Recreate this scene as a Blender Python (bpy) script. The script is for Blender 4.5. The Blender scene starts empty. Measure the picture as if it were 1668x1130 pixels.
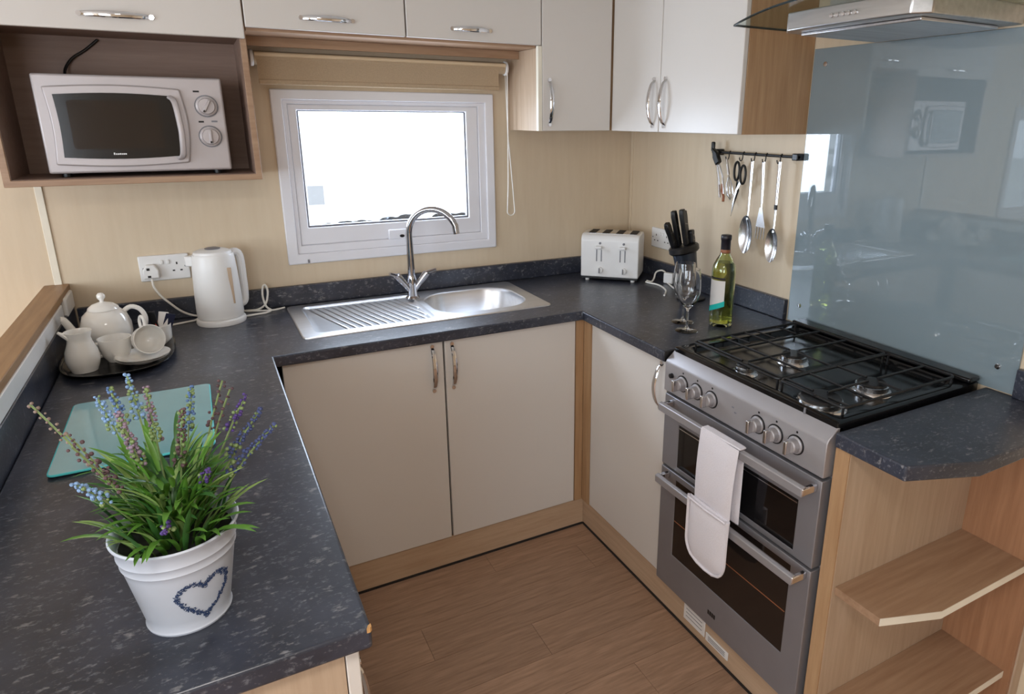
import bpy, bmesh, math, random
from math import pi, sin, cos, radians
from mathutils import Vector, Matrix, Quaternion

random.seed(7)
SC = bpy.context.scene
COL = SC.collection

# ------------------------------------------------------------------ camera
cd = bpy.data.cameras.new('camera'); cam = bpy.data.objects.new('camera', cd); COL.objects.link(cam)
def aim(yaw, pitch, roll):
    y, p, r = radians(yaw), radians(pitch), radians(roll)
    fw = Vector((-sin(y)*cos(p), cos(y)*cos(p), sin(p)))
    rt = Vector((cos(y), sin(y), 0)); up = rt.cross(fw)
    rt, up = rt*cos(r)+up*sin(r), up*cos(r)-rt*sin(r)
    return Matrix((rt, up, -fw)).transposed()
cam.matrix_world = Matrix.Translation((0.3363, -2.5444, 1.5560)) @ aim(-28.796, -16.391, 0.347).to_4x4()
cd.sensor_fit = 'HORIZONTAL'; cd.sensor_width = 36.0
cd.lens = 1083.06*36/1668
cd.shift_x = -88.42/1668; cd.shift_y = -51.44/1668
cd.clip_start = 0.05; cd.clip_end = 200
SC.camera = cam

# ------------------------------------------------------------------ light
w = bpy.data.worlds.new('daylight'); SC.world = w; w.use_nodes = True
bg = w.node_tree.nodes['Background']
bg.inputs['Color'].default_value = (0.80, 0.90, 1.0, 1); bg.inputs['Strength'].default_value = 4.6

def area(name, loc, rot, sx, sy, power, col):
    l = bpy.data.lights.new(name, 'AREA'); l.shape = 'RECTANGLE'; l.size = sx; l.size_y = sy
    l.energy = power; l.color = col
    o = bpy.data.objects.new(name, l); COL.objects.link(o); o.location = loc; o.rotation_euler = rot
    return o
SKYC = (0.82, 0.91, 1.0)
# daylight entering by the lounge windows (front wall, left wall, and the window further along the back wall)
area('daylight_front_window', (-1.35, -4.52, 1.38), (radians(90), 0, 0), 1.4, 0.95, 42, SKYC)
area('daylight_left_window', (-2.22, -2.1, 1.38), (radians(90), 0, radians(-90)), 2.2, 0.95, 56, SKYC)
area('daylight_kitchen_window', (0.98, 0.085, 1.38), (radians(90), 0, radians(180)), 0.61, 0.4, 15, (0.74, 0.86, 1.0))
# fill light added under the ceiling to brighten the floor and lower units
area('added_ceiling_fill', (0.25, -2.6, 2.08), (0, 0, 0), 0.32, 0.32, 17, (1.0, 0.96, 0.91))

SC.view_settings.view_transform = 'Standard'; SC.view_settings.look = 'None'
SC.view_settings.exposure = -0.54; SC.view_settings.gamma = 1.0
SC.view_settings.use_curve_mapping = False

# ------------------------------------------------------------------ materials
def srgb(r, g, b):
    f = lambda c: (c/12.92 if c <= 0.04045 else ((c+0.055)/1.055)**2.4)
    return (f(r/255), f(g/255), f(b/255), 1)
def newmat(name):
    m = bpy.data.materials.new(name); m.use_nodes = True
    nt = m.node_tree; b = nt.nodes['Principled BSDF']
    return m, nt, b
def noise_chain(nt, scale, vec=(1, 1, 1), detail=3, rough=0.55):
    tc = nt.nodes.new('ShaderNodeTexCoord'); mp = nt.nodes.new('ShaderNodeMapping')
    mp.inputs['Scale'].default_value = vec
    nz = nt.nodes.new('ShaderNodeTexNoise'); nz.inputs['Scale'].default_value = scale
    nz.inputs['Detail'].default_value = detail; nz.inputs['Roughness'].default_value = rough
    nt.links.new(tc.outputs['Object'], mp.inputs['Vector']); nt.links.new(mp.outputs['Vector'], nz.inputs['Vector'])
    return nz
def ramp(nt, src, stops):
    r = nt.nodes.new('ShaderNodeValToRGB'); e = r.color_ramp.elements
    while len(e) < len(stops): e.new(0.5)
    for el, (p, c) in zip(e, stops): el.position = p; el.color = c
    nt.links.new(src, r.inputs['Fac']); return r
def mul(c, k): return (min(1, c[0]*k), min(1, c[1]*k), min(1, c[2]*k), 1)
def plain(name, col, rough=0.4, metal=0.0, var=0.04, scale=14, spec=0.5, bump=0.0, coat=0.0):
    m, nt, b = newmat(name)
    nz = noise_chain(nt, scale)
    r = ramp(nt, nz.outputs['Fac'], [(0.3, mul(col, 1-var)), (0.7, mul(col, 1+var))])
    nt.links.new(r.outputs['Color'], b.inputs['Base Color'])
    b.inputs['Roughness'].default_value = rough; b.inputs['Metallic'].default_value = metal
    b.inputs['Specular IOR Level'].default_value = spec
    b.inputs['Coat Weight'].default_value = coat; b.inputs['Coat Roughness'].default_value = 0.02
    if bump:
        bp = nt.nodes.new('ShaderNodeBump'); bp.inputs['Strength'].default_value = bump; bp.inputs['Distance'].default_value = 0.002
        nt.links.new(nz.outputs['Fac'], bp.inputs['Height']); nt.links.new(bp.outputs['Normal'], b.inputs['Normal'])
    return m
def wood(name, light, dark, vec, rough=0.45, scale=6.0, contrast=(0.3, 0.7), tint=0.0):
    m, nt, b = newmat(name)
    n1 = noise_chain(nt, scale, vec, 5, 0.6)
    n2 = noise_chain(nt, scale*0.35, vec, 2, 0.5)
    mx = nt.nodes.new('ShaderNodeMath'); mx.operation = 'MULTIPLY_ADD'; mx.inputs[1].default_value = 0.65
    m2 = nt.nodes.new('ShaderNodeMath'); m2.operation = 'MULTIPLY'; m2.inputs[1].default_value = 0.35
    nt.links.new(n2.outputs['Fac'], m2.inputs[0]); nt.links.new(n1.outputs['Fac'], mx.inputs[0]); nt.links.new(m2.outputs[0], mx.inputs[2])
    r = ramp(nt, mx.outputs[0], [(contrast[0], dark), (contrast[1], light)])
    out = r.outputs['Color']
    if tint:
        oi = nt.nodes.new('ShaderNodeObjectInfo'); hs = nt.nodes.new('ShaderNodeHueSaturation')
        mr = nt.nodes.new('ShaderNodeMapRange'); mr.inputs['To Min'].default_value = 1-tint; mr.inputs['To Max'].default_value = 1+tint
        nt.links.new(oi.outputs['Random'], mr.inputs['Value']); nt.links.new(mr.outputs['Result'], hs.inputs['Value'])
        nt.links.new(out, hs.inputs['Color']); out = hs.outputs['Color']
    nt.links.new(out, b.inputs['Base Color'])
    b.inputs['Roughness'].default_value = rough
    bp = nt.nodes.new('ShaderNodeBump'); bp.inputs['Strength'].default_value = 0.12; bp.inputs['Distance'].default_value = 0.001
    nt.links.new(mx.outputs[0], bp.inputs['Height']); nt.links.new(bp.outputs['Normal'], b.inputs['Normal'])
    return m
def brushed(name, col, rough, vec, var=0.12):
    m, nt, b = newmat(name)
    nz = noise_chain(nt, 60, vec, 3)
    r = ramp(nt, nz.outputs['Fac'], [(0.3, mul(col, 1-var)), (0.7, mul(col, 1+var))])
    nt.links.new(r.outputs['Color'], b.inputs['Base Color'])
    b.inputs['Metallic'].default_value = 1.0; b.inputs['Roughness'].default_value = rough
    return m
def glassy(name, col, rough=0.0, ior=1.45, thin=False):
    m, nt, b = newmat(name)
    nz = noise_chain(nt, 5)
    r = ramp(nt, nz.outputs['Fac'], [(0.3, mul(col, 0.98)), (0.7, col)])
    if thin:
        out = nt.nodes['Material Output']
        tr = nt.nodes.new('ShaderNodeBsdfTransparent'); gl = nt.nodes.new('ShaderNodeBsdfGlossy'); mx = nt.nodes.new('ShaderNodeMixShader')
        gl.inputs['Roughness'].default_value = rough; mx.inputs['Fac'].default_value = 0.06
        nt.links.new(r.outputs['Color'], tr.inputs['Color'])
        nt.links.new(tr.outputs[0], mx.inputs[1]); nt.links.new(gl.outputs[0], mx.inputs[2]); nt.links.new(mx.outputs[0], out.inputs['Surface'])
    else:
        nt.links.new(r.outputs['Color'], b.inputs['Base Color'])
        b.inputs['Transmission Weight'].default_value = 1.0; b.inputs['Roughness'].default_value = rough; b.inputs['IOR'].default_value = ior
    return m
def worktop_mat():
    m, nt, b = newmat('worktop_laminate')
    n0 = noise_chain(nt, 9, (1, 1, 1), 4)
    base = ramp(nt, n0.outputs['Fac'], [(0.3, srgb(38, 41, 51)), (0.7, srgb(58, 62, 75))])
    out = base.outputs['Color']
    for sc, vec, lo, hi, c, k in ((44, (0.75, 1.5, 1.2), 0.60, 0.69, srgb(164, 162, 162), 0.45), (110, (0.8, 1.4, 1.2), 0.56, 0.70, srgb(146, 148, 154), 0.40), (20, (0.7, 1.4, 1.2), 0.64, 0.78, srgb(98, 100, 108), 0.4)):
        nz = noise_chain(nt, sc, vec, 4, 0.65)
        f = ramp(nt, nz.outputs['Fac'], [(lo, (0, 0, 0, 1)), (hi, (k, k, k, 1))])
        mx = nt.nodes.new('ShaderNodeMixRGB'); mx.inputs['Color2'].default_value = c
        nt.links.new(f.outputs['Color'], mx.inputs['Fac']); nt.links.new(out, mx.inputs['Color1']); out = mx.outputs['Color']
    nt.links.new(out, b.inputs['Base Color'])
    b.inputs['Roughness'].default_value = 0.30; b.inputs['Specular IOR Level'].default_value = 0.6
    bp = nt.nodes.new('ShaderNodeBump'); bp.inputs['Strength'].default_value = 0.12; bp.inputs['Distance'].default_value = 0.001
    n9 = noise_chain(nt, 160, (1, 1, 1), 2)
    nt.links.new(n9.outputs['Fac'], bp.inputs['Height']); nt.links.new(bp.outputs['Normal'], b.inputs['Normal'])
    return m

M = {}
M['wall'] = wood('cream_wall_panel', srgb(222, 204, 178), srgb(212, 192, 164), (9, 9, 1.0), 0.5, 5, (0.25, 0.75))
M['ceiling'] = plain('white_ceiling_board', srgb(236, 232, 224), 0.7)
M['door'] = plain('cream_door_foil', srgb(219, 212, 205), 0.32, var=0.012, scale=3)
M['edge'] = plain('door_edge_pale', srgb(236, 228, 210), 0.4)
M['oak'] = wood('oak_veneer_upright', srgb(192, 156, 118), srgb(164, 126, 90), (14, 14, 0.9), 0.42)
M['oak_x'] = wood('oak_veneer_lengthwise', srgb(178, 146, 118), srgb(148, 114, 88), (0.9, 14, 14), 0.42)
M['oak_y'] = wood('oak_veneer_depthwise', srgb(172, 134, 94), srgb(140, 102, 68), (14, 0.9, 14), 0.42)
M['oak_pale'] = wood('pale_oak_panel', srgb(196, 172, 148), srgb(174, 148, 122), (14, 14, 0.9), 0.45)
M['oak_warm'] = wood('warm_oak_panel', srgb(178, 132, 98), srgb(148, 104, 74), (14, 14, 0.9), 0.42)
M['plinth'] = wood('oak_plinth', srgb(204, 176, 148), srgb(180, 150, 122), (1.1, 1.1, 14), 0.45)
M['cubby'] = wood('brown_cubby_lining', srgb(150, 124, 110), srgb(130, 104, 90), (1, 14, 14), 0.55)
M['floor'] = wood('walnut_vinyl', srgb(188, 152, 126), srgb(136, 106, 84), (1.0, 12, 12), 0.5, 10, (0.28, 0.72), 0.08)
M['worktop'] = worktop_mat()
M['chip'] = plain('bare_chipboard', srgb(200, 152, 96), 0.8, var=0.2, scale=90)
M['white'] = plain('white_plastic', srgb(236, 234, 232), 0.32, var=0.015)
M['upvc'] = plain('white_upvc', srgb(234, 233, 238), 0.28, var=0.01)
M['china'] = plain('white_china', srgb(238, 234, 228), 0.12, var=0.01, coat=0.4)
M['black'] = plain('black_plastic', srgb(20, 20, 22), 0.35, var=0.1)
M['grey'] = plain('grey_plastic', srgb(120, 120, 126), 0.4)
M['seal'] = plain('dark_gap', srgb(34, 30, 30), 0.7)
M['enamel'] = plain('black_enamel', srgb(16, 16, 18), 0.16, var=0.1)
M['iron'] = plain('black_cast_iron', srgb(22, 21, 22), 0.42, var=0.2, scale=120, bump=0.2)
M['chrome'] = plain('chrome', (0.72, 0.72, 0.74, 1), 0.08, 1.0, 0.02)
M['steel'] = brushed('brushed_steel', (0.66, 0.66, 0.68, 1), 0.30, (0.06, 1, 1))
M['sinksteel'] = brushed('sink_steel', (0.80, 0.82, 0.86, 1), 0.34, (0.08, 1, 1), 0.04)
M['polsteel'] = plain('polished_steel', (0.66, 0.66, 0.67, 1), 0.24, 1.0, 0.05)
M['silver'] = plain('silver_paint', srgb(168, 164, 166), 0.38, 0.45, 0.03)
M['silverdark'] = plain('grey_steel_paint', srgb(146, 144, 148), 0.36, 0.5, 0.03)
M['ovenglass'] = plain('dark_oven_glass', srgb(14, 13, 14), 0.06, var=0.1, spec=0.6)
M['ovenglass2'] = plain('brown_oven_glass', srgb(34, 27, 24), 0.10, var=0.1, spec=0.5)
M['splash'] = plain('blue_grey_glass', srgb(130, 144, 150), 0.0, var=0.01, spec=0.75, coat=0.5)
M['blind'] = plain('tan_blind_fabric', srgb(182, 160, 132), 0.85, var=0.06, scale=220, bump=0.2)
M['blindlight'] = plain('cream_blind_rail', srgb(222, 198, 164), 0.5)
M['cord'] = plain('white_flex', srgb(238, 234, 226), 0.4)
M['pane'] = glassy('window_glass', (0.97, 0.98, 1, 1), 0.0, thin=True)
M['glass'] = glassy('clear_glass', (1, 1, 1, 1), 0.0)
M['bottle'] = glassy('green_bottle_glass', srgb(228, 236, 190), 0.0, 1.5)
M['wine'] = glassy('white_wine', srgb(244, 240, 170), 0.0, 1.34)
M['board'] = plain('aqua_board_glass', srgb(122, 176, 186), 0.12, var=0.03, coat=0.5)
M['boardedge'] = plain('aqua_glass_edge', srgb(90, 210, 216), 0.1)
M['tealabel'] = plain('teal_label', srgb(0, 186, 176), 0.5)
M['paper'] = plain('white_label_paper', srgb(230, 226, 222), 0.6)
M['foil'] = plain('dark_bottle_foil', srgb(30, 26, 34), 0.35)
M['rust'] = plain('copper_band', srgb(150, 92, 60), 0.4)
M['bucket'] = plain('white_painted_tin', srgb(194, 199, 210), 0.42, var=0.015)
M['blueprint'] = plain('blue_ink', srgb(42, 62, 100), 0.6)
M['soil'] = plain('dark_filler', srgb(22, 26, 18), 0.9, var=0.3, scale=80)
M['leaf'] = plain('green_leaf', srgb(92, 140, 52), 0.45, var=0.3, scale=30)
M['leafdark'] = plain('deep_green_leaf', srgb(58, 104, 46), 0.45, var=0.3, scale=30)
M['leafpale'] = plain('pale_green_leaf', srgb(142, 172, 96), 0.45, var=0.2, scale=30)
M['stem'] = plain('pale_stem', srgb(126, 146, 92), 0.5)
for k, c in (('blue', (92, 122, 168)), ('lightblue', (132, 164, 204)), ('mauve', (138, 118, 134)), ('brown', (96, 72, 76)), ('faded', (142, 122, 112)), ('purple', (78, 56, 122)), ('navy', (70, 80, 124))):
    M['fl_'+k] = plain(k+'_floret', srgb(*c), 0.7, var=0.25, scale=120)
M['towel'] = plain('white_towelling', srgb(232, 226, 230), 0.9, var=0.03, scale=300, bump=0.5)
M['sachet_red'] = plain('red_sachet', srgb(190, 70, 50), 0.5)
M['sachet_navy'] = plain('navy_sachet', srgb(30, 34, 60), 0.4)
M['blockbody'] = plain('blue_steel_block', srgb(64, 72, 86), 0.2, 0.5)
M['hoodglass'] = glassy('smoked_canopy_glass', (0.82, 0.86, 0.84, 1), 0.0, thin=True)
M['hoodedge'] = plain('dark_glass_edge', srgb(34, 44, 44), 0.15)
M['hood'] = brushed('hood_steel', (0.56, 0.55, 0.54, 1), 0.34, (1, 0.06, 1))
M['gravel'] = plain('pale_gravel', srgb(205, 203, 198), 0.9, var=0.1, scale=60)
M['hedge'] = plain('dark_hedge', srgb(22, 26, 30), 0.9, var=0.4, scale=20)
M['mwsilver'] = plain('microwave_silver', srgb(186, 178, 178), 0.36, 0.25, 0.02)
M['haze'] = glassy('frosted_sticker', (0.74, 0.74, 0.75, 1), 0.4, thin=True)
M['tapchrome'] = plain('tap_chrome', (0.52, 0.52, 0.55, 1), 0.07, 1.0, 0.03)
M['filldisc'] = plain('frosted_fill_disc', srgb(240, 236, 226), 0.4)

# ------------------------------------------------------------------ geometry helpers
def catmull(P, rr, k):
    n = len(P); Q = []; q = []
    for i in range(n-1):
        p0, p1, p2, p3 = P[max(0, i-1)], P[i], P[i+1], P[min(n-1, i+2)]
        for j in range(k):
            t = j/k; Q.append(0.5*((2*p1)+(p2-p0)*t+(2*p0-5*p1+4*p2-p3)*t*t+(3*p1-p0-3*p2+p3)*t**3)); q.append(rr[i]+(rr[i+1]-rr[i])*t)
    Q.append(P[-1]); q.append(rr[-1]); return Q, q
class MB:
    def __init__(s): s.v = []; s.f = []
    def add(s, vs, fs):
        o = len(s.v); s.v += [Vector(p) for p in vs]; s.f += [tuple(i+o for i in f) for f in fs]; return s
    def box(s, x0, x1, y0, y1, z0, z1):
        x0, x1 = min(x0, x1), max(x0, x1); y0, y1 = min(y0, y1), max(y0, y1); z0, z1 = min(z0, z1), max(z0, z1)
        return s.add([(x0, y0, z0), (x1, y0, z0), (x1, y1, z0), (x0, y1, z0), (x0, y0, z1), (x1, y0, z1), (x1, y1, z1), (x0, y1, z1)],
                     [(0, 3, 2, 1), (4, 5, 6, 7), (0, 1, 5, 4), (1, 2, 6, 5), (2, 3, 7, 6), (3, 0, 4, 7)])
    def prism(s, poly, a0, a1, axis='z'):
        n = len(poly)
        def P(u, v, a): return {'z': (u, v, a), 'y': (u, a, v), 'x': (a, u, v)}[axis]
        vs = [P(u, v, a0) for u, v in poly]+[P(u, v, a1) for u, v in poly]
        fs = [tuple(range(n))[::-1], tuple(range(n, 2*n))]+[(i, (i+1) % n, n+(i+1) % n, n+i) for i in range(n)]
        return s.add(vs, fs)
    def lathe(s, prof, seg=32, c=(0, 0, 0), axis=(0, 0, 1), sx=1.0, sy=1.0):
        q = Vector((0, 0, 1)).rotation_difference(Vector(axis)); vs = []; fs = []; idx = []
        for r, z in prof:
            if r < 1e-6: idx.append([len(vs)]); vs.append(Vector((0, 0, z)))
            else:
                idx.append(list(range(len(vs), len(vs)+seg)))
                vs += [Vector((r*sx*cos(2*pi*i/seg), r*sy*sin(2*pi*i/seg), z)) for i in range(seg)]
        for a, b in zip(idx, idx[1:]):
            for i in range(seg):
                j = (i+1) % seg
                if len(a) == 1 and len(b) == 1: continue
                if len(a) == 1: fs.append((a[0], b[j], b[i]))
                elif len(b) == 1: fs.append((a[i], a[j], b[0]))
                else: fs.append((a[i], a[j], b[j], b[i]))
        if len(idx[0]) > 1: fs.append(tuple(idx[0][::-1]))
        if len(idx[-1]) > 1: fs.append(tuple(idx[-1]))
        return s.add([q @ v + Vector(c) for v in vs], fs)
    def tube(s, path, r, seg=10, side=None, b=None, closed=False, sm=0):
        """sweep an ellipse: half-width r along SIDE, half-thickness b across; r may be a list"""
        P = [Vector(p) for p in path]; n = len(P); rr = list(r) if isinstance(r, (list, tuple)) else [r]*n
        if sm and n > 2: P, rr = catmull(P, rr, sm); n = len(P)
        T = []
        for i in range(n):
            a = P[(i-1) % n] if (closed or i > 0) else P[i]; c = P[(i+1) % n] if (closed or i < n-1) else P[i]
            t = (c-a); T.append(t.normalized() if t.length > 1e-9 else Vector((0, 0, 1)))
        if side is not None: S = [Vector(side)]*n
        else:
            x = T[0].orthogonal().normalized(); S = [x]
            for i in range(1, n):
                q = T[i-1].rotation_difference(T[i]); x = q @ x; S.append(x)
        vs = []; fs = []
        for i in range(n):
            nrm = T[i].cross(S[i]).normalized(); sd = nrm.cross(T[i]).normalized()
            bb = rr[i]*(1 if b is None else b/ max(rr))
            for k in range(seg):
                a = 2*pi*k/seg; vs.append(P[i]+sd*(rr[i]*cos(a))+nrm*(bb*sin(a)))
        m = n if closed else n-1
        for i in range(m):
            for k in range(seg):
                k2 = (k+1) % seg; i2 = (i+1) % n
                fs.append((i*seg+k, i*seg+k2, i2*seg+k2, i2*seg+k))
        if not closed: fs += [tuple(range(seg))[::-1], tuple(range((n-1)*seg, n*seg))]
        return s.add(vs, fs)
    def ball(s, c, r, seg=10, rings=6, sc=(1, 1, 1)):
        vs = [(c[0], c[1], c[2]-r*sc[2])]; fs = []
        for j in range(1, rings):
            a = -pi/2+pi*j/rings
            vs += [(c[0]+r*sc[0]*cos(a)*cos(2*pi*i/seg), c[1]+r*sc[1]*cos(a)*sin(2*pi*i/seg), c[2]+r*sc[2]*sin(a)) for i in range(seg)]
        vs.append((c[0], c[1], c[2]+r*sc[2])); L = len(vs)-1
        for i in range(seg):
            k = (i+1) % seg; fs.append((0, 1+k, 1+i)); fs.append((L, 1+(rings-2)*seg+i, 1+(rings-2)*seg+k))
        for j in range(rings-2):
            for i in range(seg):
                k = (i+1) % seg; a = 1+j*seg; fs.append((a+i, a+k, a+seg+k, a+seg+i))
        return s.add(vs, fs)
    def cells(s, us, vs_, inc, a0, a1, axis='z'):
        """slab made of grid cells; cells where INC(u,v centre) is false are left open"""
        def P(u, v, a): return {'z': (u, v, a), 'y': (u, a, v), 'x': (a, u, v)}[axis]
        us = sorted(us); vs_ = sorted(vs_); nu, nv = len(us), len(vs_); vid = {}; V = []; F = []
        def vi(i, j, k):
            if (i, j, k) not in vid: vid[(i, j, k)] = len(V); V.append(P(us[i], vs_[j], (a0, a1)[k]))
            return vid[(i, j, k)]
        on = lambda i, j: 0 <= i < nu-1 and 0 <= j < nv-1 and inc((us[i]+us[i+1])/2, (vs_[j]+vs_[j+1])/2)
        for i in range(nu-1):
            for j in range(nv-1):
                if not on(i, j): continue
                F.append((vi(i, j, 1), vi(i+1, j, 1), vi(i+1, j+1, 1), vi(i, j+1, 1)))
                F.append((vi(i, j, 0), vi(i, j+1, 0), vi(i+1, j+1, 0), vi(i+1, j, 0)))
                if not on(i-1, j): F.append((vi(i, j, 0), vi(i, j, 1), vi(i, j+1, 1), vi(i, j+1, 0)))
                if not on(i+1, j): F.append((vi(i+1, j, 0), vi(i+1, j+1, 0), vi(i+1, j+1, 1), vi(i+1, j, 1)))
                if not on(i, j-1): F.append((vi(i, j, 0), vi(i+1, j, 0), vi(i+1, j, 1), vi(i, j, 1)))
                if not on(i, j+1): F.append((vi(i, j+1, 0), vi(i, j+1, 1), vi(i+1, j+1, 1), vi(i+1, j+1, 0)))
        return s.add(V, F)
    def xf(s, mat):
        s.v = [mat @ v for v in s.v]; return s

def make(name, mb, mat, parent=None, off=None, bevel=0.0, seg=2, sharp=35, label=None):
    me = bpy.data.meshes.new(name)
    o3 = Vector(off) if off is not None else Vector((0, 0, 0))
    me.from_pydata([tuple(v-o3) for v in mb.v], [], mb.f)
    bm = bmesh.new(); bm.from_mesh(me); bmesh.ops.recalc_face_normals(bm, faces=bm.faces); bm.to_mesh(me); bm.free()
    me.shade_smooth(); me.set_sharp_from_angle(angle=radians(sharp))
    me.materials.append(M[mat] if isinstance(mat, str) else mat)
    o = bpy.data.objects.new(name, me); COL.objects.link(o)
    if parent is not None: o.parent = parent
    if label: o['label'] = label
    if bevel:
        b = o.modifiers.new('bevel', 'BEVEL'); b.width = bevel; b.segments = seg; b.limit_method = 'ANGLE'; b.angle_limit = radians(40); b.harden_normals = False
    return o
class Thing:
    """an Empty at the base of a thing; parts are meshes given in world axes (world=True) or in the thing's own axes"""
    def __init__(s, name, label, cat, loc=(0, 0, 0), rotz=0.0, group=None, world=True, rot=None):
        s.o = bpy.data.objects.new(name, None); COL.objects.link(s.o); s.o.empty_display_size = 0.05
        s.o.location = loc; s.o.rotation_euler = rot if rot else (0, 0, rotz); s.loc = Vector(loc); s.world = world
        s.o['label'] = label; s.o['category'] = cat
        if group: s.o['group'] = group
    def part(s, name, mb, mat, under=None, label=None, **k):
        o = make(name, mb, mat, under or s.o, s.loc if s.world else None, **k)
        if label: o['label'] = label
        return o
def solo(name, mb, mat, label, cat, loc=(0, 0, 0), group=None, rotz=0.0, rot=None, world=True, **k):
    o = make(name, mb, mat, None, loc if world else None, **k); o.location = loc; o.rotation_euler = rot if rot else (0, 0, rotz)
    o['label'] = label; o['category'] = cat
    if group: o['group'] = group
    return o
def struct(name, mb, mat, label=None, **k):
    o = make(name, mb, mat, label=label, **k); o['kind'] = 'structure'
    return o
def arc(c, r, a0, a1, n, u, v):
    c, u, v = Vector(c), Vector(u), Vector(v)
    return [c+u*(r*cos(a0+(a1-a0)*i/n))+v*(r*sin(a0+(a1-a0)*i/n)) for i in range(n+1)]
def rrect(x0, x1, y0, y1, r, n=5):
    p = []
    for cx, cy, a in ((x1-r, y1-r, 0), (x0+r, y1-r, 90), (x0+r, y0+r, 180), (x1-r, y0+r, 270)):
        for i in range(n+1):
            t = radians(a+90*i/n); p.append((cx+r*cos(t), cy+r*sin(t)))
    return p
def bow(p0, p1, out, h=0.028, wdt=0.0080, th=0.0042, side=None):
    """chrome bow handle between two fixing points, bulging along OUT"""
    p0, p1, out = Vector(p0), Vector(p1), Vector(out); path = []
    N = 14
    for i in range(N+1):
        t = i/N; k = sin(pi*t)**0.55 if 0 < t < 1 else 0
        path.append(p0.lerp(p1, 0.02+0.96*t)+out*(h*k))
    sd = (p1-p0).cross(out).normalized()
    r = [wdt*(0.75+0.35*sin(pi*i/N)) for i in range(N+1)]
    m = MB().tube(path, r, 8, side=sd, b=th)
    for p in (p0, p1): m.lathe([(0.0, 0), (0.0065, 0), (0.0065, 0.006), (0, 0.006)], 10, p, out)
    return m

XW, H, T = 2.061, 0.90, 0.034
CEIL = 2.12

# ------------------------------------------------------------------ the setting
WX0, WX1, WZ0, WZ1 = 0.625, 1.362, 1.083, 1.617          # opening of the kitchen window
LX0, LX1, LZ0, LZ1 = -1.95, -0.95, 0.95, 1.62            # opening of the window further along
def back_inc(x, z): return not (WX0 < x < WX1 and WZ0 < z < WZ1) and not (LX0 < x < LX1 and LZ0 < z < LZ1)
struct('wall_back', MB().cells([-2.3, LX0, LX1, WX0, WX1, 2.12], [0, LZ0, WZ0, WZ1, LZ1, CEIL], back_inc, 0.0, 0.06, 'y'), 'wall')
struct('wall_right', MB().box(XW, XW+0.06, 0, -4.66, 0, CEIL), 'wall')
def left_inc(y, z): return not (-3.2 < y < -1.0 and 0.9 < z < 1.86)
struct('wall_left', MB().cells([-4.6, -3.2, -1.0, 0.0], [0, 0.9, 1.86, CEIL], left_inc, -2.36, -2.3, 'x'), 'wall')
def front_inc(x, z): return not (-2.1 < x < -0.6 and 0.9 < z < 1.86)
struct('wall_front', MB().cells([-2.36, -2.1, -0.6, XW+.06], [0, 0.9, 1.86, CEIL], front_inc, -4.66, -4.6, 'y'), 'wall')
struct('ceiling', MB().box(-2.36, XW+.06, -4.66, 0.06, CEIL, CEIL+0.05), 'ceiling')
struct('trim_1', MB().box(-0.094, -0.074, -0.006, 0, 0, 1.374), 'edge', bevel=0.002)
struct('trim_2', MB().box(XW-0.004, XW, -0.004, -0.02, 0.97, 1.516), 'wall')

fl = struct('floor', MB().box(-2.36, XW+.06, -4.66, 0.06, -0.05, -0.003), 'floor')
PW, PL = 0.145, 0.94
plank_me = None
for row in range(16):
    y1 = -0.505-row*PW*1.0
    offs = {3: 1.097}.get(row, 1.097+[0, .33, .62, .0, .47, .2, .71, .36][row % 8])
    x = offs-3*PL
    while x < XW:
        if x+PL > -0.35:
            if plank_me is None:
                p = make('plank', MB().box(0.0006, PL-0.0006, -PW+0.0006, -0.0006, -0.004, 0.0), 'floor', fl); plank_me = p.data
            else:
                p = bpy.data.objects.new('plank', plank_me); COL.objects.link(p); p.parent = fl
            p.location = (x, y1, 0)
        x += PL

# half-height partition with an oak capping behind the left worktop
struct('wall_partition', MB().box(-0.112, -0.066, -0.0, -1.80, 0, 1.03), 'wall')
struct('trim_3', MB().box(-0.122, -0.057, 0.0, -1.81, 1.030, 1.051), 'oak_y', label='oak capping on the half-height partition', bevel=0.002)
struct('trim_4', MB().box(-0.066, -0.054, -0.20, -1.80, 0.988, 1.030), 'white', label='white plastic trim under the oak capping', bevel=0.002)
struct('trim_5', MB().box(-0.066, -0.050, -0.02, -0.155, 0.980, 1.036), 'white', label='short white trim block at the far end of the capping', bevel=0.006, seg=3)

# kitchen window
win = bpy.data.objects.new('window_1', None); COL.objects.link(win); win.location = (0.993, 0, 1.048); win['kind'] = 'structure'
win['label'] = 'white framed kitchen window above the sink'
def wpart(name, mb, mat, **k): return make(name, mb, mat, win, (0.993, 0, 1.048), **k)
def frame(x0, x1, z0, z1, wl, wr, wb, wt, y0, y1):
    return MB().cells([x0, x0+wl, x1-wr, x1], [z0, z0+wb, z1-wt, z1], lambda x, z: not (x0+wl < x < x1-wr and z0+wb < z < z1-wt), y0, y1, 'y')
wpart('casing', frame(0.590, 1.396, 1.048, 1.650, .036, .036, .036, .034, -0.014, 0.0), 'upvc', bevel=0.004)
wpart('outer_frame', frame(0.625, 1.362, 1.083, 1.617, .016, .028, .030, .014, -0.004, 0.055), 'upvc', bevel=0.003)
sash = wpart('sash', frame(0.641, 1.334, 1.113, 1.603, .030, .048, .062, .020, 0.002, 0.05), 'upvc', bevel=0.004)
wpart('glazing_bead', frame(0.669, 1.288, 1.172, 1.585, .008, .008, .010, .006, 0.010, 0.030), 'grey', bevel=0.002)
wpart('pane', MB().box(0.672, 1.286, 0.024, 0.028, 1.176, 1.582), 'pane')
hd = wpart('latch', MB().box(0.955, 1.03, -0.010, 0.002, 1.112, 1.150), 'upvc', bevel=0.004)
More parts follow.
